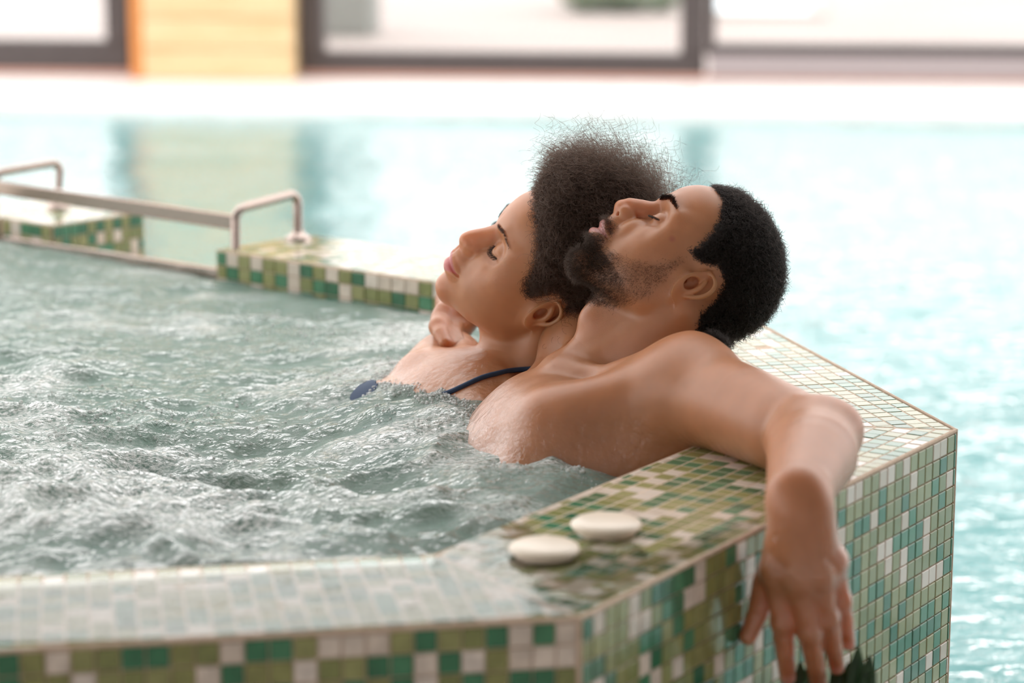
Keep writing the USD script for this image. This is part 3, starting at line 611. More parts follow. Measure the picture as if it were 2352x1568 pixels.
# inside faces of the far side, and the two ends of the opening
back_rows = ['oboobgobogbbbbob', 'ogogbogg' + 'booogogo', 'oboobgogbgogggbo', 'ggobogoobogbooob']
PB = np.linalg.norm(gi(551, 578) - gi(1008, 645)) / 15.3; PBV = .0236
nI = v3(nb_); pB0 = i0 + ub * ((gi(551, 578) - i0) @ ub)
e0 = (i0 + ub * s0 - pB0) @ ub
lay(v3(pB0, R_Z - .004) - nI * .0004 + 0 * nI, v3(-ub), np.array([0, 0, -1.0]), nI, shapely.box(-e0 + .003, 0, (Ci - pB0) @ -ub, 5 * PBV), PB, PBV, back_rows)
gl2 = i0 + ub * s1
lay(v3(gl2, R_Z - .004) - nI * .0004, v3(ub), np.array([0, 0, -1.0]), nI, shapely.box(.003, 0, .14, 6 * PBV), PB, PBV, ['oggboob', 'obobgob', 'oogobog'])
lay(v3(gl2, R_Z - .004) + v3(ub) * .0004, v3(-nb_), np.array([0, 0, -1.0]), v3(-ub), shapely.box(.003, 0, RW - .003, 4 * PBV), .021, PBV, ['ggggogogo', 'ogoogbobo', 'googoggoo'])
gr_ = i0 + ub * s0
lay(v3(gr_, R_Z - .004) - v3(ub) * .0004 - nI * RW, v3(nb_), np.array([0, 0, -1.0]), v3(ub), shapely.box(.003, 0, RW - .003, 2 * PBV), .021, PBV)
face_wall(Ci, Bi, 5)
# the 300 tiles that show largest are single pieces, the rest one piece
def shown(q):
    s = project(q); x, y = s[:, 0], s[:, 1]
    if s[:, 2].min() < .3 or x.max() < 0 or x.min() > 2352 or y.max() < 0 or y.min() > 1568: return 0
    return abs(np.dot(x, np.roll(y, 1)) - np.dot(y, np.roll(x, 1))) / 2
eye = np.array([0, 0, CAM_H])
size = np.array([shown(q) if (eye - q.mean(0)) @ n > 0 else 0 for q, n, k in tiles]); order_ = np.argsort(-size)
for t in order_[:300]:
    q, n, k = tiles[t]; part('tile', tile_mesh(q, n), M_tile[k][rng.integers(3)], tub)
VV, FF, CC, kk = [], [], [], 0
for t in order_[300:]:
    q, n, k = tiles[t]; V, F = tile_mesh(q, n); VV.append(V); FF.append(F + kk); kk += len(V); CC.append(np.tile(np.array([TILE[k][rng.integers(3)]]), (len(V), 1)))
m = part('small_tiles', (np.concatenate(VV), np.concatenate(FF)), M_mosaic, tub, kind='stuff'); primvar(m, 'tint', np.concatenate(CC))
# rounded corner bead of grout along the outer edge
bead = [v3(Hs, R_Z - .002), v3(A_, R_Z - .002), v3(B_, R_Z - .002), v3(C_, R_Z - .002)]
part('edge_bead', cat_mesh([sweep(np.linspace(a, b, 3), .0028, 8) for a, b in zip(bead[:-1], bead[1:])] + [sweep([v3(B_, -.3), v3(B_, .2), v3(B_, R_Z)], .0028, 8), sweep([v3(A_, 0), v3(A_, .2), v3(A_, R_Z)], .0028, 8)]), M_grout, tub, smooth=40)
# two air buttons on the rim
M_button = plain('ivory_plastic', (.80, .68, .55), .3)
for px, py, r in ((1393, 1203, .0365), (1250, 1258, .0350)):
    c = G(px, py, R_Z + .008)
    l = lathe([(0.0001, .014), (r * .6, .0138), (r * .86, .0126), (r * .97, .010), (r, .0075), (r * .97, .005), (r * .8, .003), (r * .8, -.004)], 48); l.vertices += [c[0], c[1], R_Z]
    part('air_button', l, M_button, tub, smooth=35)
# ---------------------------------------------------------------- the bubbling water in the tub
def tub_h(X, Y):
    p = np.stack([X, Y, 0 * X], -1)
    jet = np.exp(-(((X + .42) / .38) ** 2 + ((Y - 2.62) / .34) ** 2)) + .6 * np.exp(-(((X + .85) / .4) ** 2 + ((Y - 3.1) / .5) ** 2)) + .25
    rid = lambda f, s, o: 1 - np.abs(2 * meshkit.fbm(p * f, o, s) - 1)
    h = WATER + .034 * (meshkit.fbm(p * [3.2, 4.2, 1], 2, 3) - .5) + .026 * (rid([7, 10, 1], 11, 2) - .75) * (.4 + 1.2 * jet) + .011 * (meshkit.fbm(p * [22, 30, 1], 3, 21) - .5) * (.35 + 1.5 * jet) + .004 * (meshkit.fbm(p * [60, 90, 1], 2, 31) - .5) * (.3 + jet)
    h = h + .026 * np.exp(-(((X + .10) / .20) ** 2 + ((Y - 3.15) / .26) ** 2)) + .018 * np.exp(-(((X - .02) / .16) ** 2 + ((Y - 2.85) / .2) ** 2)) + .024 * jet * (meshkit.fbm(p * [5, 7, 1], 2, 41) - .2) * (jet > 0)
    h = h - .02 * np.exp(-(((X + .35) / .5) ** 2 + ((Y - 3.95) / .25) ** 2))
    near_wall = np.clip(shapely.distance(shapely.points(X.ravel(), Y.ravel()), inner.exterior).reshape(X.shape) / .10, 0, 1)
    return WATER - .016 + (h - WATER + .016) * (.35 + .65 * near_wall)
VW, FW_ = water_grid(-1.85, .42, 2.2, 4.75, .0055, tub_h, lambda v: shapely.contains_xy(inner.buffer(.004), v[:, 0], v[:, 1]))
_p = np.stack([VW[:, 0], VW[:, 1], 0 * VW[:, 0]], -1)
_f = meshkit.fbm(_p * [6, 9, 1], 5, 61); _j = np.exp(-(((VW[:, 0] + .5) / .45) ** 2 + ((VW[:, 1] - 2.65) / .38) ** 2))
slope = VW[:, 2] - WATER
foam = np.clip((_f - .55 + .32 * _j + 5.5 * slope) * 4.0, 0, 1)
M_spa = mat('spa_water', {
    'a': ('attribute', {'attribute': 'foam'}), 'g': ('geometry', {}), 'mp': ('mapping', {'scale': (1, 1.6, 1)}), 'mp2': ('mapping', {'scale': (1, 1.5, 1), 'rotation': (0, 0, .5)}),
    'n': ('noise_texture', {'scale': 55.0, 'detail': 5, 'roughness': .6, 'distortion': 1.0}), 'n2': ('noise_texture', {'scale': 150.0, 'detail': 4, 'roughness': .65}), 'ad': ('math', {'math_type': 'multiply_add', 'value2': .35}),
    'b': ('bump', {'strength': .6, 'distance': .012}), 'f': ('fresnel', {'IOR': 1.33}), 'gl': ('glossy_bsdf', {'color': (1, 1, 1), 'roughness': .05}),
    'd': ('diffuse_bsdf', {'color': (.23, .34, .285)}), 't': ('refraction_bsdf', {'color': (.62, .82, .74), 'IOR': 1.15, 'roughness': .02}), 'm1': ('mix_closure', {'fac': .45}),
    'fr': ('map_range', {'from_min': .38, 'from_max': .62, 'to_min': 0, 'to_max': 1.0, 'clamp': True}), 'fm': ('math', {'math_type': 'multiply'}), 'fm2': ('math', {'math_type': 'multiply', 'value2': .9}),
    'fo': ('diffuse_bsdf', {'color': (.80, .80, .78)}), 'm3': ('mix_closure', {}), 'm2': ('mix_closure', {})},
    [('g.position', 'mp.vector'), ('mp.vector', 'n.vector'), ('g.position', 'mp2.vector'), ('mp2.vector', 'n2.vector'), ('n2.fac', 'ad.value1'), ('n.fac', 'ad.value3'), ('ad.value', 'b.height'),
     ('b.normal', 'gl.normal'), ('b.normal', 'f.normal'), ('b.normal', 't.normal'), ('b.normal', 'fo.normal'), ('d.BSDF', 'm1.closure1'), ('t.BSDF', 'm1.closure2'),
     ('n2.fac', 'fr.value'), ('a.fac', 'fm.value1'), ('fr.result', 'fm.value2'), ('fm.value', 'fm2.value1'), ('fm2.value', 'm3.fac'), ('m1.closure', 'm3.closure1'), ('fo.BSDF', 'm3.closure2'),
     ('f.fac', 'm2.fac'), ('m3.closure', 'm2.closure1'), ('gl.BSDF', 'm2.closure2')], 'm2.closure')
spa = thing('tub_water', 'foaming grey green water churning inside the mosaic hot tub', 'water', (-.4, 3.2, WATER), kind='stuff')
w_ = part('water_surface', (VW, FW_), M_spa, spa, smooth=True)
primvar(w_, 'foam', foam, t=Sdf.ValueTypeNames.FloatArray)
# thin wet film on the front of the rim
film = Polygon([gi(x, y) for x, y in ((-160, 1480), (-150, 1350), (200, 1335), (420, 1318), (700, 1300), (1000, 1288), (1085, 1235), (1130, 1205), (1180, 1190), (1225, 1225), (1180, 1262), (1260, 1290), (1345, 1262), (1365, 1236), (1385, 1258), (1430, 1240), (1470, 1262), (1490, 1285), (1530, 1262), (1600, 1240), (1690, 1205), (1740, 1190), (1700, 1225), (1500, 1322), (1335, 1405), (900, 1432), (400, 1462))])
film = film.buffer(.006).buffer(-.003).intersection(outer.difference(inner).buffer(-.004))
M_film = mat('wet_film', {'g': ('geometry', {}), 'n': ('noise_texture', {'scale': 40.0, 'detail': 2}), 'b': ('bump', {'strength': .25, 'distance': .004}), 'f': ('fresnel', {'IOR': 1.33}), 'gl': ('glossy_bsdf', {'color': (1, 1, 1), 'roughness': .02}), 't': ('transparent_bsdf', {'color': (.96, .98, .97)}), 'm': ('mix_closure', {})},
    [('g.position', 'n.vector'), ('n.fac', 'b.height'), ('b.normal', 'gl.normal'), ('b.normal', 'f.normal'), ('f.fac', 'm.fac'), ('t.BSDF', 'm.closure1'), ('gl.BSDF', 'm.closure2')], 'm.closure')
part('puddle', cat_mesh([prism(g, R_Z - .0022, R_Z + .0006) for g in getattr(film, 'geoms', [film])]), M_film, label='thin shiny film of water lying on the front rim of the hot tub', cat='puddle', kind='stuff')
# ---------------------------------------------------------------- steel railing across the opening
M_steel = mat('brushed_steel', {'n': ('noise_texture', {'scale': 200.0}), 'r': ('map_range', {'from_min': 0, 'from_max': 1, 'to_min': .14, 'to_max': .26}), 'p': ('principled_bsdf', {'base_color': (.42, .34, .30), 'metallic': 1.0})}, [('n.fac', 'r.value'), ('r.result', 'p.roughness')])
rail = thing('railing', 'stainless steel railing with two tubular loops and crossbars across the hot tub opening', 'railing', v3(gi(497, 571)))
def loop(foot_px, top_px, front_top_px, front_bot_px):
    ft = G(*foot_px, R_Z); zf = project(ft)[2]; tp = P(*top_px, zf)
    k = zf - .10
    fr = P(*front_top_px, k); fb = P(*front_bot_px, k)
    r = .0085
    def bend(a, b, c, rad, n=7):
        d0, d1 = unit(a - b), unit(c - b); return [b + d0 * rad * (1 - t) ** 2 + d1 * rad * t ** 2 for t in np.linspace(0, 1, n)]
    path = [fb, fb * .6 + fr * .4] + bend(fb, fr, tp, .022) + bend(fr, tp, ft, .022) + [tp * .4 + ft * .6, ft + [0, 0, -.002]]
    part('loop_tube', sweep(path, r, 16), M_steel, rail, smooth=40)
    fl_ = lathe([(.0001, .016), (r * 1.15, .016), (r * 1.6, .009), (.021, .006), (.023, .003), (.023, -.002)], 28); fl_.vertices += ft; part('flange', fl_, M_steel, rail, smooth=40)
    return fr, fb
fr1, fb1 = loop((685, 549), (683, 443), (541, 482), (541, 690))
fr2, fb2 = loop((133, 478), (138, 371), (-14, 398), (-14, 640))
for (ya, yb), hh, dn in (((514, 438), .0135, .0135), ((640, 562), .0125, .05)):
    z1, z2 = project(fr1)[2], project(fr2)[2]
    a, b = P(541, ya - 3, z1), P(-14, yb - 9, z2); u = unit(b - a); w = unit(np.cross(u, UP)); v = np.cross(w, u)
    part('crossbar', bevel_box(a, u, w, v, (0, -.006, -dn), (np.linalg.norm(b - a), .006, hh), .002), M_steel, rail)
# ---------------------------------------------------------------- plant below the hand
M_leaf = mat('dark_leaf', {'g': ('geometry', {}), 'n': ('noise_texture', {'scale': 60.0, 'detail': 3}), 'r': ('rgb_ramp', {'ramp': [(.3, (.012, .045, .015)), (.7, (.035, .09, .025))]}), 'p': ('principled_bsdf', {'roughness': .35}), 't': ('translucent_bsdf', {'color': (.04, .12, .02)}), 'm': ('mix_closure', {'fac': .2})}, [('g.position', 'n.vector'), ('n.fac', 'r.fac'), ('r.color', 'p.base_color'), ('p.BSDF', 'm.closure1'), ('t.BSDF', 'm.closure2')], 'm.closure')
M_pot = plain('dark_clay', (.10, .09, .08), .6)
pc = P(1880, 1760, 2.44)
plant = thing('potted_plant', 'dark green strap-leaved plant standing below the hanging hand', 'plant', (pc[0], pc[1], 0))
pot = lathe([(.0001, .002), (.07, .002), (.075, .01), (.092, .15), (.10, .155), (.10, .175), (.088, .175), (.085, .15), (.0001, .148)], 36); pot.vertices += [pc[0], pc[1], 0]; part('pot', pot, M_pot, plant, smooth=35)
r2 = np.random.default_rng(5)
def leaf(base, tip, width, bow):
    n = 12; t = np.linspace(0, 1, n)[:, None]; mid = (base + tip) / 2 + bow; c = (1 - t) ** 2 * base + 2 * t * (1 - t) * mid + t ** 2 * tip
    d = np.gradient(c, axis=0); d /= np.linalg.norm(d, axis=1)[:, None]; s = unit(np.cross(unit(tip - base), [r2.normal(0, .3), -1, .1])); s = np.tile(s, (n, 1)); nn = np.cross(d, s); nn /= np.linalg.norm(nn, axis=1)[:, None]
    wd = width * (np.sin(np.pi * np.clip(.12 + .8 * t, 0, 1)) ** .6); wd[-1] *= .25
    rows = [c + s * wd, c + nn * -wd * .25, c - s * wd, c + nn * (-wd * .25 - .0012)]; V = np.concatenate(rows); F = []
    for i in range(n - 1):
        for a in range(4): b = (a + 1) % 4; F += [(a * n + i, b * n + i, b * n + i + 1), (a * n + i, b * n + i + 1, a * n + i + 1)]
    return trimesh.Trimesh(V, F, process=False)
tips_px = [(1972, 1482, 2.47), (1998, 1505, 2.45), (2004, 1545, 2.43), (1950, 1520, 2.48), (1925, 1500, 2.49), (1985, 1560, 2.40), (1862, 1510, 2.49), (1838, 1520, 2.48), (1815, 1568, 2.46), (1850, 1560, 2.38), (1910, 1570, 2.40), (1880, 1590, 2.38), (1960, 1600, 2.38), (2015, 1620, 2.42), (1800, 1640, 2.42)]
for x, y, z in tips_px:
    tip = P(x, y, z); b0 = np.array([pc[0], pc[1], .14]) + r2.normal(0, .012, 3) * [1, 1, 0]
    part('leaf', leaf(b0, tip, .012, np.array([(tip - b0)[0] * .35, -.01, .05])), M_leaf, plant, smooth=50)
# froth: small bubbles riding on the water by the bathers and at the jet
def froth(spots, n, seed):
    r = np.random.default_rng(seed); ico = trimesh.creation.icosphere(subdivisions=1); out = []
    for (x, y, sx, sy), k in zip(spots, n):
        p = np.stack([r.normal(x, sx, k), r.normal(y, sy, k)], 1); p = p[shapely.contains_xy(inner.buffer(-.01), p[:, 0], p[:, 1])]; p = p[meshkit.noise(np.c_[p * 28, 0 * p[:, 0]], 4) > .5]
        z = tub_h(p[:, 0], p[:, 1]); rad = np.minimum(.0006 + r.exponential(.0006, len(p)), .0026)
        out.append((ico.vertices[None] * rad[:, None, None] + np.c_[p, z + rad * .3][:, None]).reshape(-1, 3))
    V = np.concatenate(out); F = (ico.faces[None] + (np.arange(len(V) // 42) * 42)[:, None, None]).reshape(-1, 3); return V, F
M_froth = mat('froth', {'f': ('fresnel', {'IOR': 1.33}), 'd': ('diffuse_bsdf', {'color': (.92, .93, .92)}), 't': ('transparent_bsdf', {'color': (.98, .99, .98)}), 'g': ('glossy_bsdf', {'color': (1, 1, 1), 'roughness': .05}), 'a': ('mix_closure', {'fac': .55}), 'm': ('mix_closure', {})}, [('d.BSDF', 'a.closure1'), ('t.BSDF', 'a.closure2'), ('f.fac', 'm.fac'), ('a.closure', 'm.closure1'), ('g.BSDF', 'm.closure2')], 'm.closure')
W0 = lambda px, py: G(px, py, WATER + .012)[:2]
sp = [(*W0(1000, 900), .05, .10), (*W0(930, 870), .05, .08), (*W0(1090, 960), .04, .05), (*W0(1250, 1070), .07, .03), (*W0(620, 705), .03, .04), (*W0(900, 760), .10, .05), (*W0(180, 960), .13, .10), (*W0(60, 1080), .12, .08)]
part('froth', froth(sp, (3200, 1600, 1200, 900, 700, 700, 1400, 1100), 12), M_froth, spa, smooth=True, kind='stuff')

# ---------------------------------------------------------------- the two bathers
def steps(*segs):
    out = []
    for lo, hi, s in segs: out.append(np.arange(lo, hi - s * .3, s))
    x = np.concatenate(out); return x
def local(V, R, t, s=1.0): return ((V - t) @ R) / (s * .01)
M_skin = mat('skin', {
    'a': ('attribute', {'attribute': 'tint'}), 'g': ('geometry', {}), 'n': ('noise_texture', {'scale': 35.0, 'detail': 4}), 'r': ('map_range', {'from_min': .3, 'from_max': .7, 'to_min': .93, 'to_max': 1.06}), 'h': ('hsv', {}),
    'n2': ('noise_texture', {'scale': 900.0, 'detail': 3, 'roughness': .7}), 'n3': ('noise_texture', {'scale': 70.0, 'detail': 4}), 'sx': ('separate_xyz', {}), 'wet': ('map_range', {'from_min': .505, 'from_max': .575, 'to_min': 1, 'to_max': 0, 'clamp': True}),
    'ro': ('map_range', {'from_min': 0, 'from_max': 1, 'to_min': .38, 'to_max': .28}), 'cw': ('math', {'math_type': 'multiply', 'value2': .9}), 'bs': ('math', {'math_type': 'multiply_add', 'value2': .35}), 'hm': ('math', {'math_type': 'multiply'}),
    'b': ('bump', {'strength': .12, 'distance': .0015}), 'b2': ('bump', {'strength': .8, 'distance': .012}),
    'p': ('principled_bsdf', {'subsurface_weight': .35, 'subsurface_scale': .006, 'subsurface_radius': (1.0, .4, .22), 'specular_ior_level': .45, 'coat_roughness': .08})},
    [('a.color', 'h.color'), ('g.position', 'n.vector'), ('n.fac', 'r.value'), ('r.result', 'h.value'), ('h.color', 'p.base_color'), ('g.position', 'n2.vector'), ('n2.fac', 'b.height'), ('b.normal', 'p.normal'),
     ('g.position', 'sx.vector'), ('sx.z', 'wet.value'), ('wet.result', 'ro.value'), ('ro.result', 'p.roughness'), ('wet.result', 'cw.value1'), ('cw.value', 'p.coat_weight'), ('g.position', 'n3.vector'), ('n3.fac', 'b2.height'), ('b2.normal', 'p.coat_normal')])
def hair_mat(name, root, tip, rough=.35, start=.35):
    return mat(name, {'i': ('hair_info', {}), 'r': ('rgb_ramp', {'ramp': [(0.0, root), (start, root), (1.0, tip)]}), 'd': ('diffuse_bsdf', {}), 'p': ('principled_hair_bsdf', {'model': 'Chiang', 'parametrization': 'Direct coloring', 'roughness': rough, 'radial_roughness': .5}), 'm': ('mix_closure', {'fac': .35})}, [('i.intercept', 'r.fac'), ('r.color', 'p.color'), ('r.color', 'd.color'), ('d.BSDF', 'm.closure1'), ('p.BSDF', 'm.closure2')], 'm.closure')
def curves(name, S, w0, w1, m, parent, label=None):
    """strands: array (n, k, 3)"""
    S = np.asarray(S) - origin(parent); n, k = S.shape[:2]
    c = UsdGeom.BasisCurves.Define(stage, path_for(name, str(parent.GetPath())))
    c.CreateTypeAttr('linear'); c.CreateCurveVertexCountsAttr(Vt.IntArray.FromNumpy(np.full(n, k, np.int32))); c.CreatePointsAttr(Vt.Vec3fArray.FromNumpy(S.reshape(-1, 3).astype(np.float32)))
    c.CreateWidthsAttr(Vt.FloatArray.FromNumpy(np.tile(np.linspace(w0, w1, k), n).astype(np.float32))); c.SetWidthsInterpolation('vertex')
    UsdShade.MaterialBindingAPI.Apply(c.GetPrim()).Bind(m); return tag(c, label, kind=None)
def sample(V, F, N, mask, n, r, weight=None):
    f = F[mask[F].all(1)]; ar = np.linalg.norm(np.cross(V[f[:, 1]] - V[f[:, 0]], V[f[:, 2]] - V[f[:, 0]]), axis=1)
    if weight is not None: ar = ar * weight[f].mean(1)
    i = f[r.choice(len(f), n, p=ar / ar.sum())]; a, b = r.random((2, n, 1)); q = a + b > 1; a, b = np.where(q, 1 - a, a), np.where(q, 1 - b, b); c = 1 - a - b
    nn = N[i[:, 0]] * a + N[i[:, 1]] * b + N[i[:, 2]] * c
    return V[i[:, 0]] * a + V[i[:, 1]] * b + V[i[:, 2]] * c, nn / np.linalg.norm(nn, axis=1)[:, None]
def curl(root, d, L, rad, turns, k, r, gravity=None):
    """curly strands: root, direction d, length L, radius of the curl"""
    n = len(root); t = np.linspace(0, 1, k)[None, :, None]; ph = r.random((n, 1, 1)) * 6.283
    e1 = np.cross(d, r.normal(size=(n, 3))); e1 /= np.linalg.norm(e1, axis=1)[:, None]; e2 = np.cross(d, e1)
    w = 6.283 * np.asarray(turns).reshape(-1, 1, 1) * t + ph; rd = np.asarray(rad).reshape(-1, 1, 1) * np.minimum(t * 4, 1) * (.7 + .8 * t)
    wander = r.normal(size=(n, 1, 3)) * np.asarray(L).reshape(-1, 1, 1) * .18 * t ** 2
    return root[:, None] + d[:, None] * (np.asarray(L).reshape(-1, 1, 1) * t) + rd * (np.cos(w) * e1[:, None] + np.sin(w) * e2[:, None]) + wander
def inpoly(poly, x, z): return shapely.contains_xy(Polygon(poly), x, z)
def soft(d, w): return np.clip(.5 - d / w, 0, 1)
def chain_d(Q, pts):
    d = np.full(len(Q), 9.0)
    for a, b in zip(pts[:-1], pts[1:]):
        a, b = np.asarray(a, float), np.asarray(b, float); h = np.clip((Q - a) @ (b - a) / ((b - a) @ (b - a)), 0, 1); d = np.minimum(d, np.linalg.norm(Q - a - h[:, None] * (b - a), axis=1))
    return d
def lip_mask(Q, p):
    Q = Q * [1, 1, 1]; Y = np.abs(Q[:, 1]); ux, uz, lx, lz = p['lips']; cx, cy, cz = p['corner']
    up = np.interp(Y, [0, .45, 1.3, cy], [uz + .38, uz + .5, uz + .22, cz + .06]); lo = np.interp(Y, [0, .7, 1.4, cy], [lz - .5, lz - .48, lz - .25, cz - .1])
    return np.clip((up - Q[:, 2]) / .12, 0, 1) * np.clip((Q[:, 2] - lo) / .14, 0, 1) * (Q[:, 0] > cx - .5) * np.clip((cy + .05 - Y) / .2, 0, 1)
def build(body, name, label, R, t, s, prm, grid, skin, lipc, fine):
    x = thing(name, label, 'person', (t[0], t[1], .07))
    V, F, N = body.mesh(*grid); Q = local(V, R, t, s); tint = np.tile(np.array([skin]), (len(V), 1))
    inhead = (np.abs(Q) < 14).all(1)
    lm = np.where(inhead, lip_mask(Q, prm), 0)[:, None]; tint = tint * (1 - lm) + np.array([lipc]) * lm
    return x, V, F, N, Q, tint, inhead
def on_ear(Q, prm):
    e = prm['ear']; q = (Q * [1, 0, 1] + np.abs(Q) * [0, 1, 0] - np.array(e['at'])) / e['s']; a, b, c = q @ e['u'], q @ e['b'], q @ e['o']
    return (((a - .3) / 3.4) ** 2 + ((b - .75) / 2.3) ** 2 < 1) & (c > -.55)
HAIRM = [(8.3, 9.6), (5.9, 9.2), (4.05, 7.1), (3.1, 4.9), (2.9, 2.2), (1.1, 2.6), (-.4, 4.2), (-2.4, 4.1), (-3.9, 2.0), (-4.4, -.6), (-6.3, -2.3), (-8.5, -1.0), (-12, .6), (-12, 15), (9, 15)]
BEARD = [(2.7, 2.0), (3.4, 0.2), (4.6, -2.6), (6.6, -4.6), (8.4, -5.6), (9.2, -4.4), (9.9, -3.2), (12.5, -3.0), (12.5, -13), (5, -13.5), (1.0, -9.0), (.3, -5.0), (1.4, -1.0), (2.0, 1.5)]

def lid_curve(p, r, n=40):
    ex, ey, ez = p['eye']; u = np.linspace(.04, .96, n); a = (u - .46) * 2.2
    return np.stack([ex + r * np.cos(a), ey + 1.1 * r * np.sin(a), ez - .12 - .42 * np.sin(np.pi * u) - .05 * u], 1)
def to_world(q, R, t, s): return t + (np.asarray(q) * .01 * s) @ R.T
def lashes(prm, R, t, s, r, ln, per=5):
    S = []
    for sg in (1, -1):
        c = np.repeat(lid_curve(prm, 1.36, 34), per, 0); c = c + r.normal(0, .02, c.shape); d = np.stack([np.full(len(c), .42), (c[:, 1] - prm['eye'][1]) * .35, np.full(len(c), -.95)], 1) + r.normal(0, .15, c.shape)
        d /= np.linalg.norm(d, axis=1)[:, None]; tt = np.linspace(0, 1, 5)[None, :, None]
        q = (c[:, None] + d[:, None] * tt * ln + np.array([.2, 0, .15]) * ln * tt ** 2) * [1, sg, 1]; S.append(to_world(q, R, t, s))
    return np.concatenate(S)
def brows(V, F, N, Q, R, line, half, n, ln, r, lean):
    d = chain_d(np.abs(Q[:, 1:]) if False else np.stack([np.abs(Q[:, 1]), Q[:, 2]], 1), line); hw = np.interp(np.abs(Q[:, 1]), [line[0][0], line[1][0], line[-1][0]], half)
    m = (d < hw) & (Q[:, 0] > 3)
    p, nn = sample(V, F, N, m, n, r); sg = np.sign(((p - V.mean(0)) @ R)[:, 1]); sg = np.sign((p - t_of(R, V, Q)) @ R[:, 1])
    dr = nn * .45 + sg[:, None] * R[:, 1] * lean[0] + R[:, 2] * lean[1] + r.normal(0, .12, nn.shape); dr /= np.linalg.norm(dr, axis=1)[:, None]
    L = ln * (.7 + .5 * r.random(n)); tt = np.linspace(0, 1, 4)[None, :, None]
    return p[:, None] - nn[:, None] * .0003 + dr[:, None] * L[:, None, None] * tt - nn[:, None] * .25 * L[:, None, None] * tt ** 2
def t_of(R, V, Q): return V[0] - (R @ Q[0]) * np.linalg.norm(V[0] - V[-1]) / max(np.linalg.norm(Q[0] - Q[-1]), 1e-9)
def shell(V, F, N, mask, thick):
    f = F[mask[F].all(1)]; u = np.unique(f); m = np.full(len(V), -1); m[u] = np.arange(len(u)); f = m[f]; a, b = V[u] + N[u] * thick, V[u] - N[u] * .002
    e = np.sort(np.concatenate([f[:, [0, 1]], f[:, [1, 2]], f[:, [2, 0]]]), 1); ee, cnt = np.unique(e, axis=0, return_counts=True); bd = ee[cnt == 1]; n = len(u)
    side = np.concatenate([np.stack([bd[:, 0], bd[:, 1], bd[:, 1] + n], 1), np.stack([bd[:, 0], bd[:, 1] + n, bd[:, 0] + n], 1)])
    return np.concatenate([a, b]), np.concatenate([f, f[:, ::-1] + n, side])
# --- the man
rm = np.random.default_rng(11)
build_man(); head(man, MR, MO, 1.0, MALE)
RES = .0013
gm = (steps((-1.12, -.30, .010), (-.30, .0, .0045), (.0, .345, RES), (.345, .42, .002)), steps((2.27, 2.50, .0018), (2.50, 2.86, .0028), (2.86, 3.06, RES), (3.06, 3.56, .0036)), steps((-.36, .30, .010), (.30, .52, .0026), (.52, .86, RES)))
SK_M, SK_W = (.41, .170, .078), (.48, .205, .097)
xm, V, F, N, Q, tint, inhead = build(man, 'person', 'man with short black hair and beard leaning back, one arm hanging over the mosaic rim', MR, MO, 1.0, MALE, gm, SK_M, (.40, .17, .15), None)
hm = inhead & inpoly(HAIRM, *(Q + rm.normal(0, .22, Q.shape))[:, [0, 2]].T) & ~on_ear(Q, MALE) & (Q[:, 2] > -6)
bm = inhead & inpoly(BEARD, *(Q + rm.normal(0, .3, Q.shape))[:, [0, 2]].T) & (lip_mask(Q, MALE) < .3) & ~((Q[:, 0] > 9.6) & (Q[:, 2] > -2.9))
dens = np.where(bm, np.clip(.25 + .14 * (Q[:, 0] - 2) * (Q[:, 2] < -6.5) + .1 * (-5 - Q[:, 2]) + .5 * (Q[:, 0] > 8.6), .42, 1), 0)
dens *= np.clip((Q[:, 2] + 13.5) / 3, 0, 1); dens[bm] *= .12 + .88 * np.clip(shapely.distance(shapely.points(Q[bm, 0], Q[bm, 2]), Polygon(BEARD).exterior) / 1.0, 0, 1)
dens = np.maximum(dens, np.where(bm & (Q[:, 0] > 9.3) & (Q[:, 2] > -4.6), .8, 0))
tint = np.where(hm[:, None], np.array([.05, .03, .022]), tint); tint = tint * (1 - .55 * dens[:, None]) + np.array([.09, .05, .034]) * .55 * dens[:, None]  # scalp darkened in colour for the shadow among the hairs
def slit(Q, prm): return np.minimum(1, np.clip(.17 - chain_d(np.abs(Q * [0, 1, 0]) + Q * [1, 0, 1], lid_curve(prm, 1.27, 14)), 0, .1) * 10)
near_eye = inhead & (Q[:, 0] > 4) & (np.abs(Q[:, 2]) < 3); sl = np.zeros(len(V)); sl[near_eye] = slit(Q[near_eye], MALE); tint = tint * (1 - .8 * sl[:, None]) + np.array([.03, .016, .012]) * .8 * sl[:, None]
_pj = project(V); _c = np.nonzero((np.hypot(_pj[:, 0] - 1545, _pj[:, 1] - 543) < 6) & ((N * (V - [0, 0, CAM_H])).sum(1) < 0))[0]
if len(_c): _k = (np.clip((.0055 - np.linalg.norm(V - V[_c[np.argmin(_pj[_c, 2])]], axis=1)) / .004, 0, 1) * .6)[:, None]; tint = tint * (1 - _k) + np.array([.34, .095, .07]) * _k      # red mark on the cheek
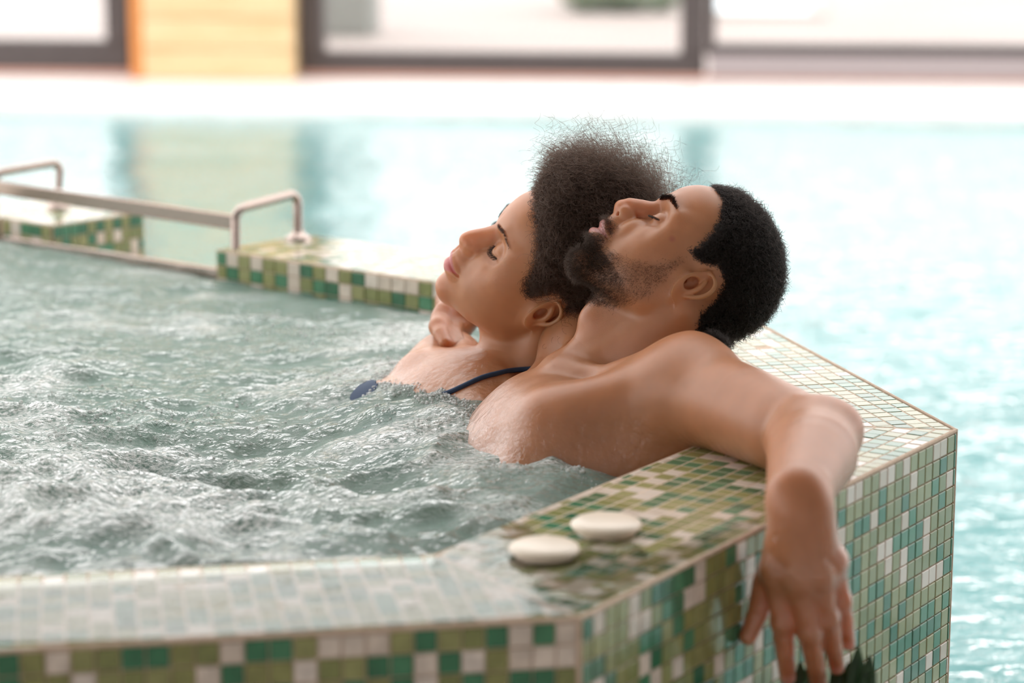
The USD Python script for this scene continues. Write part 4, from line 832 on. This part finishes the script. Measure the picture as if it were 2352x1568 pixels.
# finger nails
tl = (V - MTO) @ MT * 100
for q in ((1809, 1560, 2.455), (1886, 1590, 2.46), (1922, 1536, 2.465), (1950, 1482, 2.465)):
    d = np.linalg.norm(V - P(*q), axis=1); k = (np.clip((.014 - d) / .004, 0, 1) * np.clip((-N[:, 1] - .3) * 4, 0, 1))[:, None]; tint = tint * (1 - k * .7) + np.array([.60, .30, .25]) * k * .7
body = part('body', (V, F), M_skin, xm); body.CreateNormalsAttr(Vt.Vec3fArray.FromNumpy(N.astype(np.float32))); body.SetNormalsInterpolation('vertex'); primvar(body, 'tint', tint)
M_black = hair_mat('black_hair', (.010, .007, .006), (.02, .014, .011), .3)
p, n = sample(V, F, N, hm, (27000, 22000, 28000)[0], rm); L = (.011 + .005 * rm.random(len(p))); ql = local(p, MR, MO); L *= np.clip((ql[:, 2] - (lambda a: np.interp(a, [-6, -4, -2.5, 0, 1.1, 3, 4, 6, 8], [-2.7, -.6, 4, 4.2, 2.6, 2.2, 7, 9.2, 9.6]))(ql[:, 0])) / 4 + .35, .3, 1)
d = n + rm.normal(0, .25, n.shape); d /= np.linalg.norm(d, axis=1)[:, None]
curves('hair', curl(p - n * .001, d, L, .0022, 1.6, 8, rm), .00034, .00022, M_black, xm)
M_beard = hair_mat('beard_hair', (.034, .020, .014), (.09, .052, .034), .3)
p, n = sample(V, F, N, bm, (27000, 22000, 28000)[1], rm, dens ** 1.3); ql = local(p, MR, MO)
L = np.where(ql[:, 0] > 6.5, .0080, .0040) * (.6 + .6 * rm.random(len(p))); L = np.where(ql[:, 2] < -11.2, .0025, L)
d = n * .7 - MR[:, 2] * .5 - MR[:, 0] * .15 + rm.normal(0, .35, n.shape); d /= np.linalg.norm(d, axis=1)[:, None]
curves('beard', curl(p - n * .0005, d, L, L * .12, .8, 6, rm), .00019, .00012, M_beard, xm)
curves('eyebrows', brows(V, F, N, Q, MR, [(.9, 3.35), (2.9, 4.05), (5.0, 3.7)], [.42, .36, .16], 1500, .0085, rm, (.75, .25)), .00026, .00016, M_black, xm)
curves('eyelashes', lashes(MALE, MR, MO, 1.0, rm, .5), .00030, .00012, M_black, xm)
# swimming shorts under the water
tz = tl[:, 2]; hipz = mt(0, 0, -50); sm_ = (tz < -39) & (np.linalg.norm(V - mt(0, 0, -50), axis=1) < .36)
M_navy = plain('navy_cloth', (.02, .045, .10), .7); M_blue = plain('blue_cloth', (.035, .10, .22), .7)
part('swim_shorts', shell(V, F, N, sm_, .006), M_blue, xm, smooth=60)
# --- the woman
rw = np.random.default_rng(23)
build_woman(); head(woman, WR, WO, WS, FEMALE)
gw = (steps((-.98, -.40, .010), (-.40, -.125, .003), (-.125, .12, RES), (.12, .26, .004)), steps((2.80, 2.96, .0045), (2.96, 3.14, RES * 1.05), (3.14, 3.32, .002), (3.32, 3.62, .0045)), steps((-.22, .34, .010), (.34, .53, .0026), (.53, .74, RES), (.74, .86, .004)))
xw, V, F, N, Q, tint, inhead = build(woman, 'person', 'woman with a brown afro and dark bikini resting her head beside the bearded man', WR, WO, WS, FEMALE, gw, SK_W, (.46, .14, .13), None)
HAIRW = [(8.0, 8.3), (6.6, 7.6), (5.0, 6.2), (3.9, 4.3), (3.3, 2.0), (2.3, .4), (1.3, 1.4), (.2, 3.6), (-1.6, 3.6), (-3.2, 1.5), (-4.0, -1.5), (-5.2, -4.5), (-12, -5), (-12, 15), (9, 15)]
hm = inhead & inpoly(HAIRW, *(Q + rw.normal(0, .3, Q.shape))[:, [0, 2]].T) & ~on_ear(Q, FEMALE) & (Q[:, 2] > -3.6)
tint = np.where(hm[:, None], np.array([.05, .03, .022]), tint)  # hair shadow put into the scalp colour
ch = np.exp(-(((Q[:, 0] - 6) / 2.2) ** 2 + ((np.abs(Q[:, 1]) - 4.2) / 1.8) ** 2 + ((Q[:, 2] + 2.5) / 1.8) ** 2))[:, None] * inhead[:, None]; tint = tint * (1 - ch * .25) + np.array([.58, .24, .15]) * ch * .25
near_eye = inhead & (Q[:, 0] > 4) & (np.abs(Q[:, 2]) < 3); sl = np.zeros(len(V)); sl[near_eye] = slit(Q[near_eye], FEMALE); tint = tint * (1 - .8 * sl[:, None]) + np.array([.03, .016, .012]) * .8 * sl[:, None]
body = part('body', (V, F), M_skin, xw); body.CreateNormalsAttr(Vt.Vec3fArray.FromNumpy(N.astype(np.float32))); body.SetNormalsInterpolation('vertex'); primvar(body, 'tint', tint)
M_brown = hair_mat('brown_hair', (.040, .019, .012), (.48, .26, .13), .35, .4)  # pale tips carry the backlight on the frizz as colour
hm2 = hm | (inhead & inpoly([(x + .55 * (x > -3), z - .25 * (x > 3)) for x, z in HAIRW], *(Q + rw.normal(0, .45, Q.shape))[:, [0, 2]].T) & ~on_ear(Q, FEMALE) & (Q[:, 2] > -3.6))
p, n = sample(V, F, N, hm2, (27000, 22000, 28000)[2], rw); ql = local(p, WR, WO, WS); nl = n @ WR
U = unit((.12, 0, 1.0)); dl = nl * .8 + U * .45 + rw.normal(0, .22, nl.shape); dl /= np.linalg.norm(dl, axis=1)[:, None]
front = np.clip((ql[:, 0] - (5.0 + (ql[:, 2] - 5) * .35)) / 3, 0, 1)
L = (.029 + .060 * np.clip(nl @ U, 0, 1)) * (1 - .55 * front) * np.where(rw.random(len(p)) < .3, .6, .8 + .3 * rw.random(len(p))); edge = np.clip((ql[:, 2] - np.interp(ql[:, 0], [-5, -3, 0, 2.3, 3.6, 5, 6.6, 8], [-4.5, 1.5, 3.6, .6, 3.4, 6.2, 7.6, 8.3])) / 2.0 + .25, .2, 1); L *= edge * (.72 + .56 * meshkit.fbm(p * 38, 2, 5))
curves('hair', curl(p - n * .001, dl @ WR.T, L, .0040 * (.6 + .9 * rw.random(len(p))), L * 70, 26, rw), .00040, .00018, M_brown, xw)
curves('eyebrows', brows(V, F, N, Q, WR, [(.9, 3.0), (2.9, 3.75), (4.8, 3.4)], [.26, .24, .10], 700, .007, rw, (.85, .2)), .00020, .00012, M_black, xw)
curves('eyelashes', lashes(FEMALE, WR, WO, WS, rw, .6), .00028, .00012, M_black, xw)
# bikini: two cups, a strap laid over the collar bone, briefs under the water
tl = (V - WTO) @ WT * 100
cup = (tl[:, 0] > 2) & (np.hypot((np.abs(tl[:, 1]) - 7.0) * (1 + .05 * np.clip(tl[:, 2] + 14, 0, 9)), tl[:, 2] + 16.8) < 5.0)
bik = part('bikini_top', shell(V, F, N, cup, .003), M_navy, xw, smooth=60)
pj = project(V); face = (N * (V - [0, 0, CAM_H])).sum(1) < 0
def on_body(px, py):
    d = np.hypot(pj[:, 0] - px, pj[:, 1] - py); c = np.nonzero((d < 9) & face)[0]
    if len(c) == 0: c = np.array([np.argmin(d + 1e6 * ~face)])
    i = c[np.argmin(pj[c, 2])]; return V[i] + N[i] * .002
line = spline([(1228, 838), (1165, 847), (1105, 862), (1045, 889), (985, 908)], 26); pts = np.array([on_body(*q) for q in line]); pts = np.array([pts[max(0, i - 2):i + 3].mean(0) for i in range(len(pts))])
part('strap', sweep(pts, .0034, 10), M_navy, bik, smooth=50)
part('bikini_briefs', shell(V, F, N, (tl[:, 2] < -38) & (np.linalg.norm(V - wt(0, 0, -46), axis=1) < .24), .005), M_navy, xw, smooth=60)
